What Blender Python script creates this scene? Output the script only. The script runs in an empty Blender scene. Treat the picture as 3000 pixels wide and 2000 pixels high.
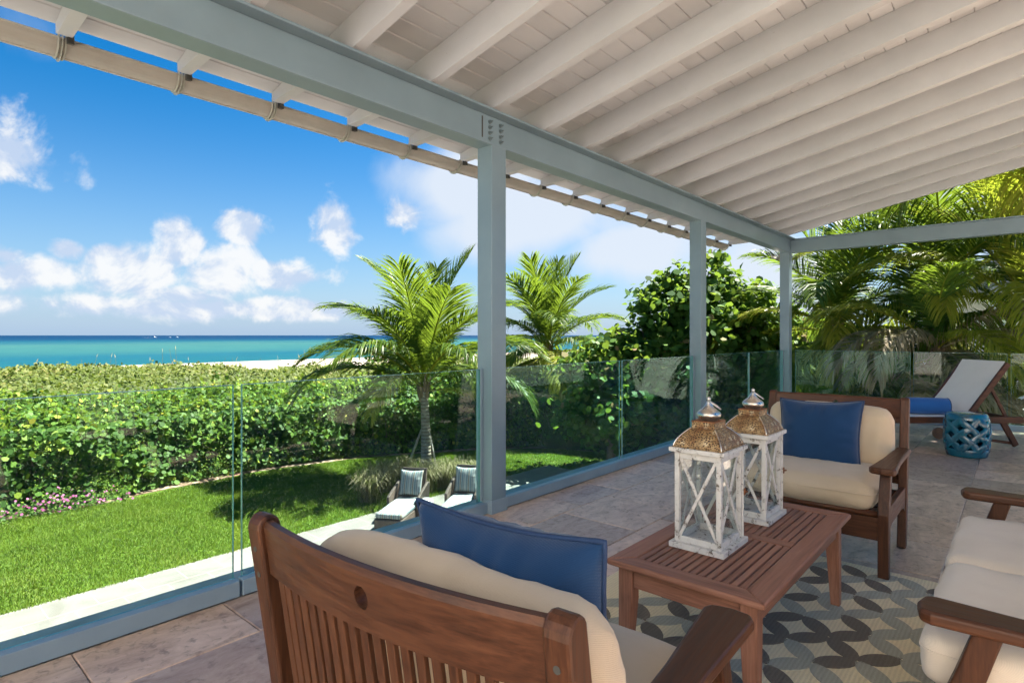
import bpy, bmesh, math, random
import numpy as np
from mathutils import Vector, Matrix, noise
R = math.radians
random.seed(7); rng = np.random.default_rng(7)
S = bpy.context.scene
COL = S.collection

# ------------------------------------------------------------------ camera, sky, sun, exposure
EXPO = 2.4
F, EYE, CX, CY = 1696.0, 1.33, 1500.0, 982.0          # focal length and principal row in photo pixels
HEAD = R(41.3)                                        # camera heading from +X (railing direction)
fx, fy = math.cos(HEAD), math.sin(HEAD)
cam = bpy.data.cameras.new('camera'); co = bpy.data.objects.new('camera', cam); COL.objects.link(co)
cam.sensor_width = 36; cam.lens = 36 * F / 3000; cam.shift_y = (CY - 1000) / 3000
cam.clip_start = 0.02; cam.clip_end = 60000
co.location = (0, 0, EYE); co.rotation_euler = (R(90), 0, HEAD - R(90))
S.camera = co
SUN_EL, SUN_AZ = R(56), math.atan2(0.96, -0.28)      # azimuth clockwise from +Y
SX, SY = math.sin(SUN_AZ), math.cos(SUN_AZ)
S.view_settings.view_transform = 'Standard'; S.view_settings.look = 'None'
S.view_settings.exposure = EXPO; S.view_settings.gamma = 1.0; S.view_settings.use_curve_mapping = False
S.render.engine = 'CYCLES'
S.cycles.max_bounces = 6; S.cycles.diffuse_bounces = 4; S.cycles.glossy_bounces = 3; S.cycles.transmission_bounces = 3; S.cycles.transparent_max_bounces = 24
S.cycles.sample_clamp_indirect = 6; S.cycles.use_denoising = True; S.cycles.use_adaptive_sampling = True; S.cycles.adaptive_threshold = 0.03; S.cycles.caustics_reflective = False; S.cycles.caustics_refractive = False

def ray(px, py):
    u = (px - CX) / F; v = (CY - py) / F
    return Vector((fx + fy * u, fy - fx * u, v))
def at_t(px, py, t):
    d = ray(px, py); return Vector((d.x * t, d.y * t, EYE + d.z * t))
def at_z(px, py, z):
    d = ray(px, py); return at_t(px, py, (z - EYE) / d.z)

def build_world():
    w = bpy.data.worlds.new('World'); S.world = w; w.use_nodes = True
    nt = w.node_tree; N = nt.nodes; L = nt.links; N.clear()
    def new(t, **k):
        n = N.new(t)
        for a, b in k.items(): setattr(n, a, b)
        return n
    def math_(op, a, b=None, c=None, clamp=False):
        n = new('ShaderNodeMath', operation=op, use_clamp=clamp)
        for i, v in enumerate((a, b, c)):
            if v is None: continue
            if isinstance(v, (int, float)): n.inputs[i].default_value = v
            else: L.new(v, n.inputs[i])
        return n.outputs[0]
    sky = new('ShaderNodeTexSky', sky_type='NISHITA', sun_disc=False)
    sky.sun_elevation = SUN_EL; sky.sun_rotation = SUN_AZ
    sky.altitude = 0; sky.air_density = 1.0; sky.dust_density = 0.4; sky.ozone_density = 2.5
    tc = new('ShaderNodeTexCoord'); sep = new('ShaderNodeSeparateXYZ'); L.new(tc.outputs['Generated'], sep.inputs[0])
    az = math_('ARCTAN2', sep.outputs[1], sep.outputs[0])
    zc = math_('MAXIMUM', sep.outputs[2], 0.0)
    el = math_('ARCSINE', zc)
    # cloud texture space: azimuth, elevation (stretched) so that puffs keep a natural aspect
    comb = new('ShaderNodeCombineXYZ'); L.new(az, comb.inputs[0]); L.new(el, comb.inputs[1])
    def nz(scale, detail, rough, dist=0.0, off=(0, 0, 0)):
        m = new('ShaderNodeMapping'); m.inputs['Location'].default_value = off
        L.new(comb.outputs[0], m.inputs[0])
        n = new('ShaderNodeTexNoise'); n.inputs['Scale'].default_value = scale
        n.inputs['Detail'].default_value = detail; n.inputs['Roughness'].default_value = rough
        n.inputs['Distortion'].default_value = dist
        L.new(m.outputs[0], n.inputs['Vector']); return n.outputs[0]
    n1 = nz(11, 6, 0.58, 0.35); n1b = nz(11, 6, 0.58, 0.35, (0.012, -0.018, 0)); n2 = nz(3.2, 3, 0.5, 0.3, (3.1, 7.7, 1.3)); n3 = nz(30, 4, 0.55)
    def blobs(lst):
        out = None
        for (px, py, rx, ry) in lst:
            d = ray(px, py).normalized()
            a0 = math.atan2(d.y, d.x); e0 = math.asin(d.z); k = 1 / math.hypot(F, px - CX)
            dx = math_('MULTIPLY', math_('SUBTRACT', az, a0), 1 / (rx * k)); dy = math_('MULTIPLY', math_('SUBTRACT', el, e0), 1 / (ry * k))
            r2 = math_('ADD', math_('MULTIPLY', dx, dx), math_('MULTIPLY', dy, dy))
            m = math_('SUBTRACT', 1.0, math_('SQRT', r2))
            out = m if out is None else math_('MAXIMUM', out, m)
        return out
    # cumulus clouds over the sea
    cum = blobs([(400, 810, 135, 90), (530, 715, 60, 85), (640, 815, 110, 85), (310, 755, 60, 42), (700, 655, 66, 48), (520, 865, 200, 40),
                 (980, 640, 62, 100), (1180, 615, 60, 55), (860, 810, 150, 42), (80, 800, 130, 62), (10, 745, 70, 42),
                 (40, 440, 140, 100), (200, 730, 50, 34), (500, 900, 460, 40), (800, 905, 300, 34), (-500, 760, 260, 120), (-1100, 700, 200, 110)])
    soft = blobs([(1350, 540, 260, 110), (1600, 640, 300, 120), (1830, 730, 230, 100), (2250, 850, 300, 180), (2950, 560, 480, 260)])
    def smooth(x, lo, hi):
        n = new('ShaderNodeMapRange', interpolation_type='SMOOTHSTEP')
        L.new(x, n.inputs['Value']); n.inputs['From Min'].default_value = lo; n.inputs['From Max'].default_value = hi
        return n.outputs[0]
    cc = math_('MULTIPLY', math_('MAXIMUM', cum, -0.7), 0.62)
    def cden(nn): return math_('ADD', cc, math_('ADD', math_('MULTIPLY', math_('SUBTRACT', nn, 0.5), 1.7), math_('MULTIPLY', math_('SUBTRACT', n3, 0.5), 0.45)))
    cm = cden(n1); cmb = cden(n1b)
    cmask = smooth(cm, -0.10, 0.30)
    sm = math_('ADD', math_('MULTIPLY', math_('MAXIMUM', soft, -0.5), 0.75), math_('ADD', math_('MULTIPLY', math_('SUBTRACT', n2, 0.5), 1.5), math_('MULTIPLY', math_('SUBTRACT', n1, 0.5), 0.45)))
    smask = math_('MULTIPLY', smooth(sm, -0.20, 0.45), 0.95)
    # scattered cloud over the rest of the sky, much as in view
    gen = math_('MULTIPLY', smooth(nz(2.1, 4, 0.55, 0.3, (9, 4, 2)), 0.60, 0.80), 0.55)
    hazeband = math_('MULTIPLY', math_('POWER', math_('SUBTRACT', 1.0, smooth(el, -0.25, 0.42)), 1.3), 1.35, clamp=True)
    smask = math_('MAXIMUM', smask, math_('MULTIPLY', gen, smooth(el, 0.30, 0.6)))
    # light and shade inside the cumulus
    lit = smooth(math_('ADD', math_('SUBTRACT', cm, cmb), math_('MULTIPLY', cm, 0.12)), -0.14, 0.20)
    ccol = new('ShaderNodeMix', data_type='RGBA'); L.new(lit, ccol.inputs[0])
    ccol.inputs[6].default_value = (0.60, 0.71, 0.90, 1); ccol.inputs[7].default_value = (1.0, 1.0, 1.0, 1)
    hs = new('ShaderNodeHueSaturation'); hs.inputs['Saturation'].default_value = SKY_SAT; hs.inputs['Value'].default_value = 0.62
    hs.inputs['Hue'].default_value = 0.5
    L.new(sky.outputs[0], hs.inputs['Color'])
    skys = new('ShaderNodeVectorMath', operation='SCALE'); L.new(hs.outputs[0], skys.inputs[0]); skys.inputs['Scale'].default_value = SKY_STR
    hz = new('ShaderNodeMix', data_type='RGBA'); L.new(hazeband, hz.inputs[0]); L.new(skys.outputs[0], hz.inputs[6]); hz.inputs[7].default_value = (0.36 / K, 0.56 / K, 0.86 / K, 1)
    softc = new('ShaderNodeMix', data_type='RGBA'); L.new(smask, softc.inputs[0]); L.new(hz.outputs[2], softc.inputs[6])
    softc.inputs[7].default_value = tuple(CLOUD * c for c in (0.78, 0.86, 0.97)) + (1,)
    cs = new('ShaderNodeVectorMath', operation='SCALE'); L.new(ccol.outputs[2], cs.inputs[0]); cs.inputs['Scale'].default_value = CLOUD
    fin = new('ShaderNodeMix', data_type='RGBA'); L.new(math_('MULTIPLY', cmask, 0.90), fin.inputs[0]); L.new(softc.outputs[2], fin.inputs[6]); L.new(cs.outputs[0], fin.inputs[7])
    bg = new('ShaderNodeBackground'); L.new(fin.outputs[2], bg.inputs[0]); bg.inputs[1].default_value = 1.0
    w.cycles.sampling_method = 'MANUAL'; w.cycles.sample_map_resolution = 512
    out = new('ShaderNodeOutputWorld'); L.new(bg.outputs[0], out.inputs[0])
K = 2 ** EXPO
SKY_STR, SKY_SAT, CLOUD = 0.05, 1.5, 1.0 / K
build_world()
sl = bpy.data.lights.new('sun', 'SUN'); sl.energy = 5.0; sl.angle = R(0.53); sl.color = (1.0, 0.945, 0.86)
so = bpy.data.objects.new('sun', sl); COL.objects.link(so)
tosun = Vector((SX * math.cos(SUN_EL), SY * math.cos(SUN_EL), math.sin(SUN_EL)))
so.rotation_euler = (-tosun).to_track_quat('-Z', 'Y').to_euler(); so.location = (3, -20, 30)

# ------------------------------------------------------------------ materials
class NT:
    def __init__(s, name):
        s.m = bpy.data.materials.new(name); s.m.use_nodes = True
        s.t = s.m.node_tree; s.N = s.t.nodes; s.L = s.t.links
        s.b = s.N['Principled BSDF']; s.o = s.N['Material Output']
    def new(s, t, **k):
        n = s.N.new(t)
        for a, b in k.items(): setattr(n, a, b)
        return n
    def coord(s, kind='Object', scale=(1, 1, 1)):
        c = s.new('ShaderNodeTexCoord'); m = s.new('ShaderNodeMapping'); m.inputs['Scale'].default_value = scale
        s.L.new(c.outputs[kind], m.inputs[0]); return m.outputs[0]
    def pos(s, scale=(1, 1, 1)):
        c = s.new('ShaderNodeNewGeometry'); m = s.new('ShaderNodeMapping'); m.inputs['Scale'].default_value = scale
        s.L.new(c.outputs['Position'], m.inputs[0]); return m.outputs[0]
    def noise(s, v, scale, detail=4, rough=0.55, dist=0):
        n = s.new('ShaderNodeTexNoise'); n.inputs['Scale'].default_value = scale; n.inputs['Detail'].default_value = detail
        n.inputs['Roughness'].default_value = rough; n.inputs['Distortion'].default_value = dist
        if v is not None: s.L.new(v, n.inputs['Vector'])
        return n.outputs[0]
    def ramp(s, v, stops, const=False):
        r = s.new('ShaderNodeValToRGB'); e = r.color_ramp.elements
        if const: r.color_ramp.interpolation = 'CONSTANT'
        while len(e) < len(stops): e.new(0.5)
        for i, (p, c) in enumerate(stops):
            e[i].position = p; e[i].color = tuple(c) + (1,) if len(c) == 3 else c
        s.L.new(v, r.inputs[0]); return r.outputs[0]
    def math(s, op, a, b=0.0, clamp=False):
        n = s.new('ShaderNodeMath', operation=op, use_clamp=clamp)
        for i, v in enumerate((a, b)):
            if isinstance(v, (int, float)): n.inputs[i].default_value = v
            else: s.L.new(v, n.inputs[i])
        return n.outputs[0]
    def mix(s, f, a, b, mode='MIX'):
        n = s.new('ShaderNodeMix', data_type='RGBA', blend_type=mode)
        for i, v in ((0, f), (6, a), (7, b)):
            if isinstance(v, (int, float)): n.inputs[i].default_value = v
            elif isinstance(v, tuple): n.inputs[i].default_value = v + (1,) if len(v) == 3 else v
            else: s.L.new(v, n.inputs[i])
        return n.outputs[2]
    def rnd(s):
        return s.new('ShaderNodeObjectInfo').outputs['Random']
    def attr(s, name):
        return s.new('ShaderNodeAttribute', attribute_name=name).outputs['Fac']
    def bump(s, v, strength=0.3, dist=0.01):
        b = s.new('ShaderNodeBump'); b.inputs['Strength'].default_value = strength; b.inputs['Distance'].default_value = dist
        s.L.new(v, b.inputs['Height']); s.L.new(b.outputs[0], s.b.inputs['Normal']); return b.outputs[0]
    def set(s, color=None, rough=None, metal=None, spec=None):
        for nm, v in (('Base Color', color), ('Roughness', rough), ('Metallic', metal), ('Specular IOR Level', spec)):
            if v is None: continue
            if isinstance(v, (int, float)): s.b.inputs[nm].default_value = v
            elif isinstance(v, tuple): s.b.inputs[nm].default_value = v + (1,) if len(v) == 3 else v
            else: s.L.new(v, s.b.inputs[nm])
        return s.m

def paint(name, c, var=0.06, rough=0.45, scale=6, bump=0.05, spec=0.4):
    t = NT(name); v = t.pos(); n = t.noise(v, scale, 5); n2 = t.noise(v, scale * 14, 3)
    lo = tuple(x * (1 - var) for x in c); hi = tuple(min(1, x * (1 + var)) for x in c)
    t.bump(n2, bump, 0.004)
    return t.set(t.ramp(n, [(0.3, lo), (0.7, hi)]), rough, spec=spec)
def wood(name, axis, dark, mid, light, rough=0.45, fine=1.0):
    t = NT(name); sc = [26, 26, 26]; sc[axis] = 1.6
    v = t.coord('Object', tuple(sc)); r = t.rnd()
    off = t.new('ShaderNodeVectorMath', operation='ADD'); cb = t.new('ShaderNodeCombineXYZ')
    for i in range(3): t.L.new(t.math('MULTIPLY', r, 37.0), cb.inputs[i])
    t.L.new(v, off.inputs[0]); t.L.new(cb.outputs[0], off.inputs[1])
    n = t.noise(off.outputs[0], 1.0, 6, 0.62, 1.2)
    n2 = t.noise(off.outputs[0], 5.0, 3, 0.6, 0.3)
    c = t.ramp(n, [(0.28, dark), (0.5, mid), (0.74, light)])
    c = t.mix(0.35, c, t.ramp(n2, [(0.35, dark), (0.65, light)]))
    c = t.mix(t.math('MULTIPLY', t.math('SUBTRACT', r, 0.5), 0.35, clamp=True), c, tuple(x * 1.5 for x in light))
    t.bump(n2, 0.12, 0.002)
    t.b.inputs['Coat Weight'].default_value = 0.04; t.b.inputs['Coat Roughness'].default_value = 0.3
    return t.set(c, t.ramp(n2, [(0.3, (rough - 0.08,) * 3), (0.7, (rough + 0.12,) * 3)]), spec=0.25)
WD = ((0.022, 0.0080, 0.0040), (0.068, 0.0245, 0.0110), (0.120, 0.048, 0.022))
wood_x, wood_y, wood_z = (wood('teak_grain_%s' % a, i, *WD) for i, a in enumerate(('length', 'width', 'height')))
TD = ((0.13, 0.056, 0.034), (0.255, 0.112, 0.070), (0.36, 0.18, 0.12))
table_x, table_y, table_z = (wood('weathered_teak_%s' % a, i, *TD, rough=0.55) for i, a in enumerate(('length', 'width', 'height')))
M_white = paint('ceiling_white_paint', (0.535, 0.53, 0.52), 0.04, 0.5, 3, 0.06)
def board_paint():
    t = NT('ceiling_board_paint'); r = t.rnd(); v = t.pos(); n = t.noise(v, 2.2, 5); st = t.noise(t.pos((0.8, 14, 14)), 3.0, 4, 0.6); sp = t.noise(v, 55, 2)
    c = t.ramp(n, [(0.3, (0.465, 0.485, 0.51)), (0.7, (0.52, 0.54, 0.565))])
    c = t.mix(1.0, c, t.ramp(r, [(0.0, (0.90, 0.89, 0.88)), (1.0, (1.06, 1.05, 1.04))]), 'MULTIPLY')
    c = t.mix(t.ramp(st, [(0.62, (0,) * 3), (0.8, (0.22,) * 3)]), c, (0.36, 0.33, 0.29))
    c = t.mix(t.ramp(sp, [(0.74, (0,) * 3), (0.78, (0.5,) * 3)]), c, (0.22, 0.19, 0.16))
    t.bump(st, 0.15, 0.004); return t.set(c, 0.5, spec=0.35)
M_board = board_paint()
M_steel = paint('grey_blue_steel_paint', (0.175, 0.245, 0.285), 0.09, 0.28, 2, 0.03, 0.5)
M_rail = paint('grey_blue_rail_paint', (0.215, 0.285, 0.335), 0.09, 0.35, 3, 0.03, 0.5)
M_gutter = paint('weathered_white_gutter', (0.38, 0.365, 0.325), 0.10, 0.42, 5, 0.05)
M_strap = paint('gutter_strap_grey', (0.40, 0.41, 0.36), 0.1, 0.4, 8)
M_dark = paint('dark_bracket_metal', (0.05, 0.05, 0.045), 0.1, 0.5, 8)
M_bolt = paint('bolt_grey_paint', (0.11, 0.15, 0.165), 0.1, 0.35, 9)
M_stucco = paint('white_stucco', (0.80, 0.78, 0.74), 0.04, 0.8, 4, 0.3)
M_navy_pipe = paint('navy_piping', (0.012, 0.035, 0.095), 0.1, 0.7, 30)
M_wheel = paint('wheel_wood', (0.20, 0.10, 0.05), 0.2, 0.5, 20)
M_bark_white = paint('white_fence_paint', (0.78, 0.79, 0.80), 0.04, 0.5, 5)

def fabric(name, c, hi, weave=420, rough=0.85, bump=0.25):
    t = NT(name); v = t.coord('Object')
    w1 = t.new('ShaderNodeTexWave', wave_type='BANDS', bands_direction='DIAGONAL'); w1.inputs['Scale'].default_value = weave / 3; w1.inputs['Distortion'].default_value = 1.5; w1.inputs['Detail'].default_value = 1
    t.L.new(v, w1.inputs[0])
    n = t.noise(v, 5, 5); n2 = t.noise(v, weave, 2)
    col = t.mix(t.math('MULTIPLY', w1.outputs[1], 0.25), t.ramp(n, [(0.3, c), (0.7, hi)]), tuple(x * 0.72 for x in c))
    col = t.mix(t.math('MULTIPLY', n2, 0.18), col, tuple(min(1, x * 1.25) for x in hi))
    t.bump(t.math('ADD', t.math('MULTIPLY', w1.outputs[1], 0.5), t.math('ADD', n2, t.math('MULTIPLY', n, 2.0))), bump, 0.003)
    t.b.inputs['Sheen Weight'].default_value = 0.25; t.b.inputs['Sheen Roughness'].default_value = 0.5
    return t.set(col, rough, spec=0.15)
M_beige = fabric('beige_canvas', (0.50, 0.395, 0.27), (0.58, 0.47, 0.335))
M_sofa = fabric('cream_canvas', (0.63, 0.54, 0.43), (0.71, 0.62, 0.51))
M_navy = fabric('navy_canvas', (0.008, 0.036, 0.098), (0.011, 0.047, 0.125), 300)
M_bright = fabric('royal_blue_canvas', (0.016, 0.095, 0.30), (0.022, 0.12, 0.36), 300)
M_sling = fabric('taupe_sling_mesh', (0.70, 0.665, 0.62), (0.76, 0.725, 0.68), 500, bump=0.15)

def stripes(name):
    t = NT(name); c = t.new('ShaderNodeTexCoord'); sp = t.new('ShaderNodeSeparateXYZ'); t.L.new(c.outputs['Object'], sp.inputs[0])
    f = t.math('FRACT', t.math('MULTIPLY', sp.outputs[1], 5.2))
    W, B, G_, T = (0.36, 0.36, 0.35), (0.15, 0.195, 0.215), (0.21, 0.215, 0.22), (0.23, 0.19, 0.155)
    col = t.ramp(f, [(0, W), (.12, G_), (.24, W), (.30, B), (.46, W), (.54, T), (.70, W), (.76, B), (.86, G_), (.93, W)], True)
    t.bump(t.noise(t.coord(), 260, 2), 0.2, 0.002)
    return t.set(col, 0.85, spec=0.15)
M_stripe = stripes('striped_canvas')

def travertine():
    t = NT('travertine_tile'); p = t.pos((1, 1, 1)); r = t.rnd()
    add = t.new('ShaderNodeVectorMath', operation='ADD'); cb = t.new('ShaderNodeCombineXYZ')
    t.L.new(t.math('MULTIPLY', r, 53.0), cb.inputs[2]); t.L.new(p, add.inputs[0]); t.L.new(cb.outputs[0], add.inputs[1])
    st = t.new('ShaderNodeMapping'); st.inputs['Scale'].default_value = (1.3, 3.2, 1); t.L.new(add.outputs[0], st.inputs[0])
    n = t.noise(st.outputs[0], 2.2, 9, 0.68, 1.4); n2 = t.noise(add.outputs[0], 22, 5, 0.65, 0.4); n3 = t.noise(add.outputs[0], 75, 3, 0.6)
    base = t.ramp(n, [(0.27, (0.29, 0.195, 0.145)), (0.42, (0.49, 0.375, 0.295)), (0.56, (0.61, 0.49, 0.40)), (0.72, (0.71, 0.60, 0.51))])
    tint = t.ramp(r, [(0.0, (0.68, 0.60, 0.57)), (0.25, (0.86, 0.78, 0.74)), (0.5, (1.06, 0.97, 0.89)), (0.8, (1.18, 1.07, 0.98)), (1.0, (0.98, 0.82, 0.70))])
    col = t.mix(1.0, base, tint, 'MULTIPLY')
    col = t.mix(t.ramp(n2, [(0.32, (0.55,) * 3), (0.46, (0,) * 3)]), col, (0.15, 0.105, 0.085))
    col = t.mix(t.ramp(n3, [(0.62, (0,) * 3), (0.75, (0.35,) * 3)]), col, (0.55, 0.48, 0.41))
    t.bump(t.math('ADD', n2, t.math('MULTIPLY', n3, 0.5)), 0.22, 0.006)
    return t.set(col, t.ramp(n2, [(0.3, (0.48,) * 3), (0.7, (0.27,) * 3)]), spec=0.5)
M_tile = travertine()
M_grout = paint('grout', (0.46, 0.38, 0.30), 0.15, 0.85, 30)

def stone_pale(name='pale_paving_stone', sc=1.0):
    t = NT(name); p = t.pos()
    n = t.noise(p, 1.3, 8, 0.65, 1.0); n2 = t.noise(p, 25, 4)
    br = t.new('ShaderNodeTexBrick'); br.inputs['Scale'].default_value = 1.0; br.inputs['Mortar Size'].default_value = 0.006
    br.inputs['Brick Width'].default_value = 0.61; br.inputs['Row Height'].default_value = 0.61
    t.L.new(p, br.inputs['Vector'])
    col = t.ramp(n, [(0.3, tuple(x * sc for x in (0.50, 0.45, 0.39))), (0.5, tuple(x * sc for x in (0.62, 0.575, 0.52))), (0.7, tuple(x * sc for x in (0.70, 0.66, 0.61)))])
    col = t.mix(br.outputs['Fac'], col, (0.40, 0.33, 0.27))
    t.bump(n2, 0.15, 0.004)
    return t.set(col, 0.6, spec=0.3)
M_paving = stone_pale(); M_deck = stone_pale('garden_paving_stone', 0.31)
M_ledge = paint('ledge_stone', (0.34, 0.34, 0.33), 0.18, 0.6, 4, 0.2)

def lawn_mat():
    t = NT('lawn_turf'); p = t.pos(); n = t.noise(p, 0.55, 5); n2 = t.noise(p, 7, 6, 0.7); n3 = t.noise(p, 60, 3, 0.7)
    col = t.ramp(n2, [(0.3, (0.070, 0.135, 0.012)), (0.55, (0.125, 0.225, 0.022)), (0.75, (0.185, 0.285, 0.040))])
    col = t.mix(t.ramp(n, [(0.35, (0,) * 3), (0.7, (0.45,) * 3)]), col, (0.20, 0.27, 0.045))
    col = t.mix(t.ramp(n3, [(0.4, (0.5,) * 3), (0.6, (0,) * 3)]), col, (0.045, 0.09, 0.010))
    n5 = t.noise(t.pos((0.9, 0.25, 1)), 1.0, 4, 0.6); col = t.mix(t.ramp(n5, [(0.5, (0,) * 3), (0.72, (0.5,) * 3)]), col, (0.20, 0.20, 0.05))
    t.bump(n3, 0.6, 0.03)
    col = t.mix(1.0, col, (0.72, 0.72, 0.72), 'MULTIPLY')
    return t.set(col, 0.9, spec=0.1)
M_lawn = lawn_mat()

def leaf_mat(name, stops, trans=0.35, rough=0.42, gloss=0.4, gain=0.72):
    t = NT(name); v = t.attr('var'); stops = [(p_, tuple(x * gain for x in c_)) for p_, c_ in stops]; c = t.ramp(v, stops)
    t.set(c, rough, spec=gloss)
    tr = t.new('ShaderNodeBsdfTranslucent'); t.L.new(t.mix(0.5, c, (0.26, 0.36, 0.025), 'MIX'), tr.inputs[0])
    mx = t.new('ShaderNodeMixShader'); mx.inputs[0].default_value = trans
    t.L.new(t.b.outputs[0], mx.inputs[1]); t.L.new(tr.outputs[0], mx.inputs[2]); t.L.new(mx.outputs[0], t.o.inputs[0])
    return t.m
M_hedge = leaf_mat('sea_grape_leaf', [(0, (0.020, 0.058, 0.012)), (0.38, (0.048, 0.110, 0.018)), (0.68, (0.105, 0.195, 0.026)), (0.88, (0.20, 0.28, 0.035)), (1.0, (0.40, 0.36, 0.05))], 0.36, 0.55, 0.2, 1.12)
M_tree = leaf_mat('sea_grape_tree_leaf', [(0, (0.022, 0.060, 0.016)), (0.5, (0.045, 0.105, 0.020)), (0.85, (0.085, 0.165, 0.026)), (1.0, (0.20, 0.13, 0.06))], 0.42, 0.55, 0.15, 1.40)
M_scrub = leaf_mat('dune_scrub_leaf', [(0, (0.060, 0.085, 0.018)), (0.45, (0.105, 0.155, 0.026)), (0.75, (0.175, 0.205, 0.042)), (1.0, (0.21, 0.19, 0.065))], 0.25, 0.6, 0.2)
M_frond = leaf_mat('palm_leaflet', [(0, (0.032, 0.080, 0.014)), (0.5, (0.070, 0.145, 0.018)), (0.85, (0.185, 0.25, 0.026)), (1.0, (0.36, 0.34, 0.045))], 0.46, 0.42, 0.22, 0.85)
M_yellow = leaf_mat('palm_leaflet_yellowing', [(0, (0.15, 0.19, 0.02)), (0.5, (0.28, 0.30, 0.03)), (1.0, (0.42, 0.36, 0.06))], 0.50, 0.45, 0.2, 1.0)
M_dead = leaf_mat('palm_leaflet_dry', [(0, (0.18, 0.13, 0.06)), (0.5, (0.34, 0.27, 0.15)), (1.0, (0.48, 0.41, 0.27))], 0.25, 0.6, 0.2)
M_grass = leaf_mat('lawn_blade', [(0, (0.070, 0.135, 0.012)), (0.5, (0.135, 0.235, 0.022)), (1.0, (0.23, 0.31, 0.045))], 0.35, 0.6, 0.15)
M_plume = leaf_mat('fountain_grass_blade', [(0, (0.13, 0.14, 0.045)), (0.4, (0.26, 0.23, 0.11)), (1.0, (0.46, 0.38, 0.25))], 0.3, 0.7, 0.1)
M_oat = leaf_mat('sea_oat_stalk', [(0, (0.30, 0.25, 0.12)), (1.0, (0.50, 0.40, 0.24))], 0.2, 0.7, 0.1)
M_petal = leaf_mat('pink_flower_petal', [(0, (0.55, 0.10, 0.33)), (1.0, (0.70, 0.25, 0.50))], 0.3, 0.6, 0.1)
M_core = paint('thicket_dark_fill', (0.045, 0.070, 0.018), 0.3, 0.95, 6, 0.5)  # dark green filler surface under the leaves, blocks the view through
M_stem = paint('woody_stem', (0.17, 0.12, 0.085), 0.3, 0.85, 25, 0.5)

def trunk_mat():
    t = NT('palm_trunk'); v = t.coord('Object', (1, 1, 1)); sp = t.new('ShaderNodeSeparateXYZ'); t.L.new(v, sp.inputs[0])
    n = t.noise(v, 9, 5, 0.6)
    ring = t.math('SINE', t.math('ADD', t.math('MULTIPLY', sp.outputs[2], 62.0), t.math('MULTIPLY', n, 5.0)))
    c = t.mix(t.math('ADD', t.math('MULTIPLY', ring, 0.35), 0.4, True), t.ramp(n, [(0.3, (0.16, 0.115, 0.085)), (0.7, (0.34, 0.285, 0.23))]), (0.40, 0.35, 0.29))
    t.bump(t.math('ADD', ring, n), 0.5, 0.02)
    return t.set(c, 0.85, spec=0.15)
M_trunk = trunk_mat()
M_rachis = paint('frond_midrib', (0.26, 0.27, 0.06), 0.25, 0.5, 20)
M_husk = paint('palm_boot_fibre', (0.23, 0.16, 0.10), 0.3, 0.9, 25, 0.6)
M_stake = paint('weathered_stake', (0.36, 0.32, 0.28), 0.15, 0.8, 20, 0.3)

def sand_mat():
    t = NT('beach_sand'); p = t.pos(); n = t.noise(p, 0.12, 6); n2 = t.noise(p, 3, 4)
    c = t.ramp(n, [(0.3, (0.31, 0.27, 0.22)), (0.7, (0.38, 0.335, 0.28))]); t.bump(n2, 0.4, 0.1)
    return t.set(c, 0.9, spec=0.1)
M_sand = sand_mat()
def soil_mat():
    t = NT('mulch_and_sand'); p = t.pos(); n = t.noise(p, 5, 6, 0.7); n2 = t.noise(p, 30, 4)
    c = t.ramp(n, [(0.32, (0.10, 0.065, 0.04)), (0.5, (0.24, 0.16, 0.11)), (0.68, (0.46, 0.37, 0.29))]); t.bump(n2, 0.6, 0.03)
    return t.set(c, 0.95, spec=0.1)
M_soil = soil_mat()
def sea_mat():
    t = NT('sea_water'); g = t.new('ShaderNodeNewGeometry'); sp = t.new('ShaderNodeSeparateXYZ'); t.L.new(g.outputs[0], sp.inputs[0])
    m = t.new('ShaderNodeMapping'); m.inputs['Scale'].default_value = (0.004, 0.012, 1); t.L.new(g.outputs[0], m.inputs[0])
    n = t.noise(m.outputs[0], 1.0, 5, 0.55)
    d = t.math('MULTIPLY', t.math('LOGARITHM', t.math('MAXIMUM', t.math('SUBTRACT', sp.outputs[1], 100.0), 1.0), 10.0), 1.0)   # log10 metres from shore
    d = t.math('ADD', d, t.math('MULTIPLY', t.math('SUBTRACT', n, 0.5), 0.55))
    mr = t.new('ShaderNodeMapRange'); t.L.new(d, mr.inputs[0]); mr.inputs[1].default_value = 1.2; mr.inputs[2].default_value = 3.4
    c = t.ramp(mr.outputs[0], [(0.0, (0.045, 0.14, 0.12)), (0.16, (0.008, 0.085, 0.11)), (0.34, (0.008, 0.080, 0.115)), (0.50, (0.028, 0.118, 0.118)), (0.60, (0.034, 0.122, 0.118)), (0.70, (0.006, 0.065, 0.105)), (0.80, (0.002, 0.030, 0.080)), (1.0, (0.001, 0.022, 0.068))])
    mw = t.new('ShaderNodeMapping'); mw.inputs['Scale'].default_value = (0.10, 0.5, 1); t.L.new(g.outputs[0], mw.inputs[0])
    w = t.noise(mw.outputs[0], 1.0, 7, 0.68, 0.6)
    c = t.mix(t.ramp(w, [(0.34, (0.55,) * 3), (0.52, (0,) * 3)]), c, (0.003, 0.040, 0.075))
    mc = t.new('ShaderNodeMapping'); mc.inputs['Scale'].default_value = (0.030, 0.085, 1); t.L.new(g.outputs[0], mc.inputs[0])
    cap = t.noise(mc.outputs[0], 1.0, 9, 0.72, 0.5)
    c = t.mix(t.ramp(cap, [(0.705, (0,) * 3), (0.74, (0.85,) * 3)]), c, (0.75, 0.80, 0.82))
    t.bump(w, 0.25, 0.25)
    c = t.mix(1.0, c, (0.74, 0.72, 0.70), 'MULTIPLY')
    return t.set(c, 0.5, spec=0.02)
M_sea = sea_mat()

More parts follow.
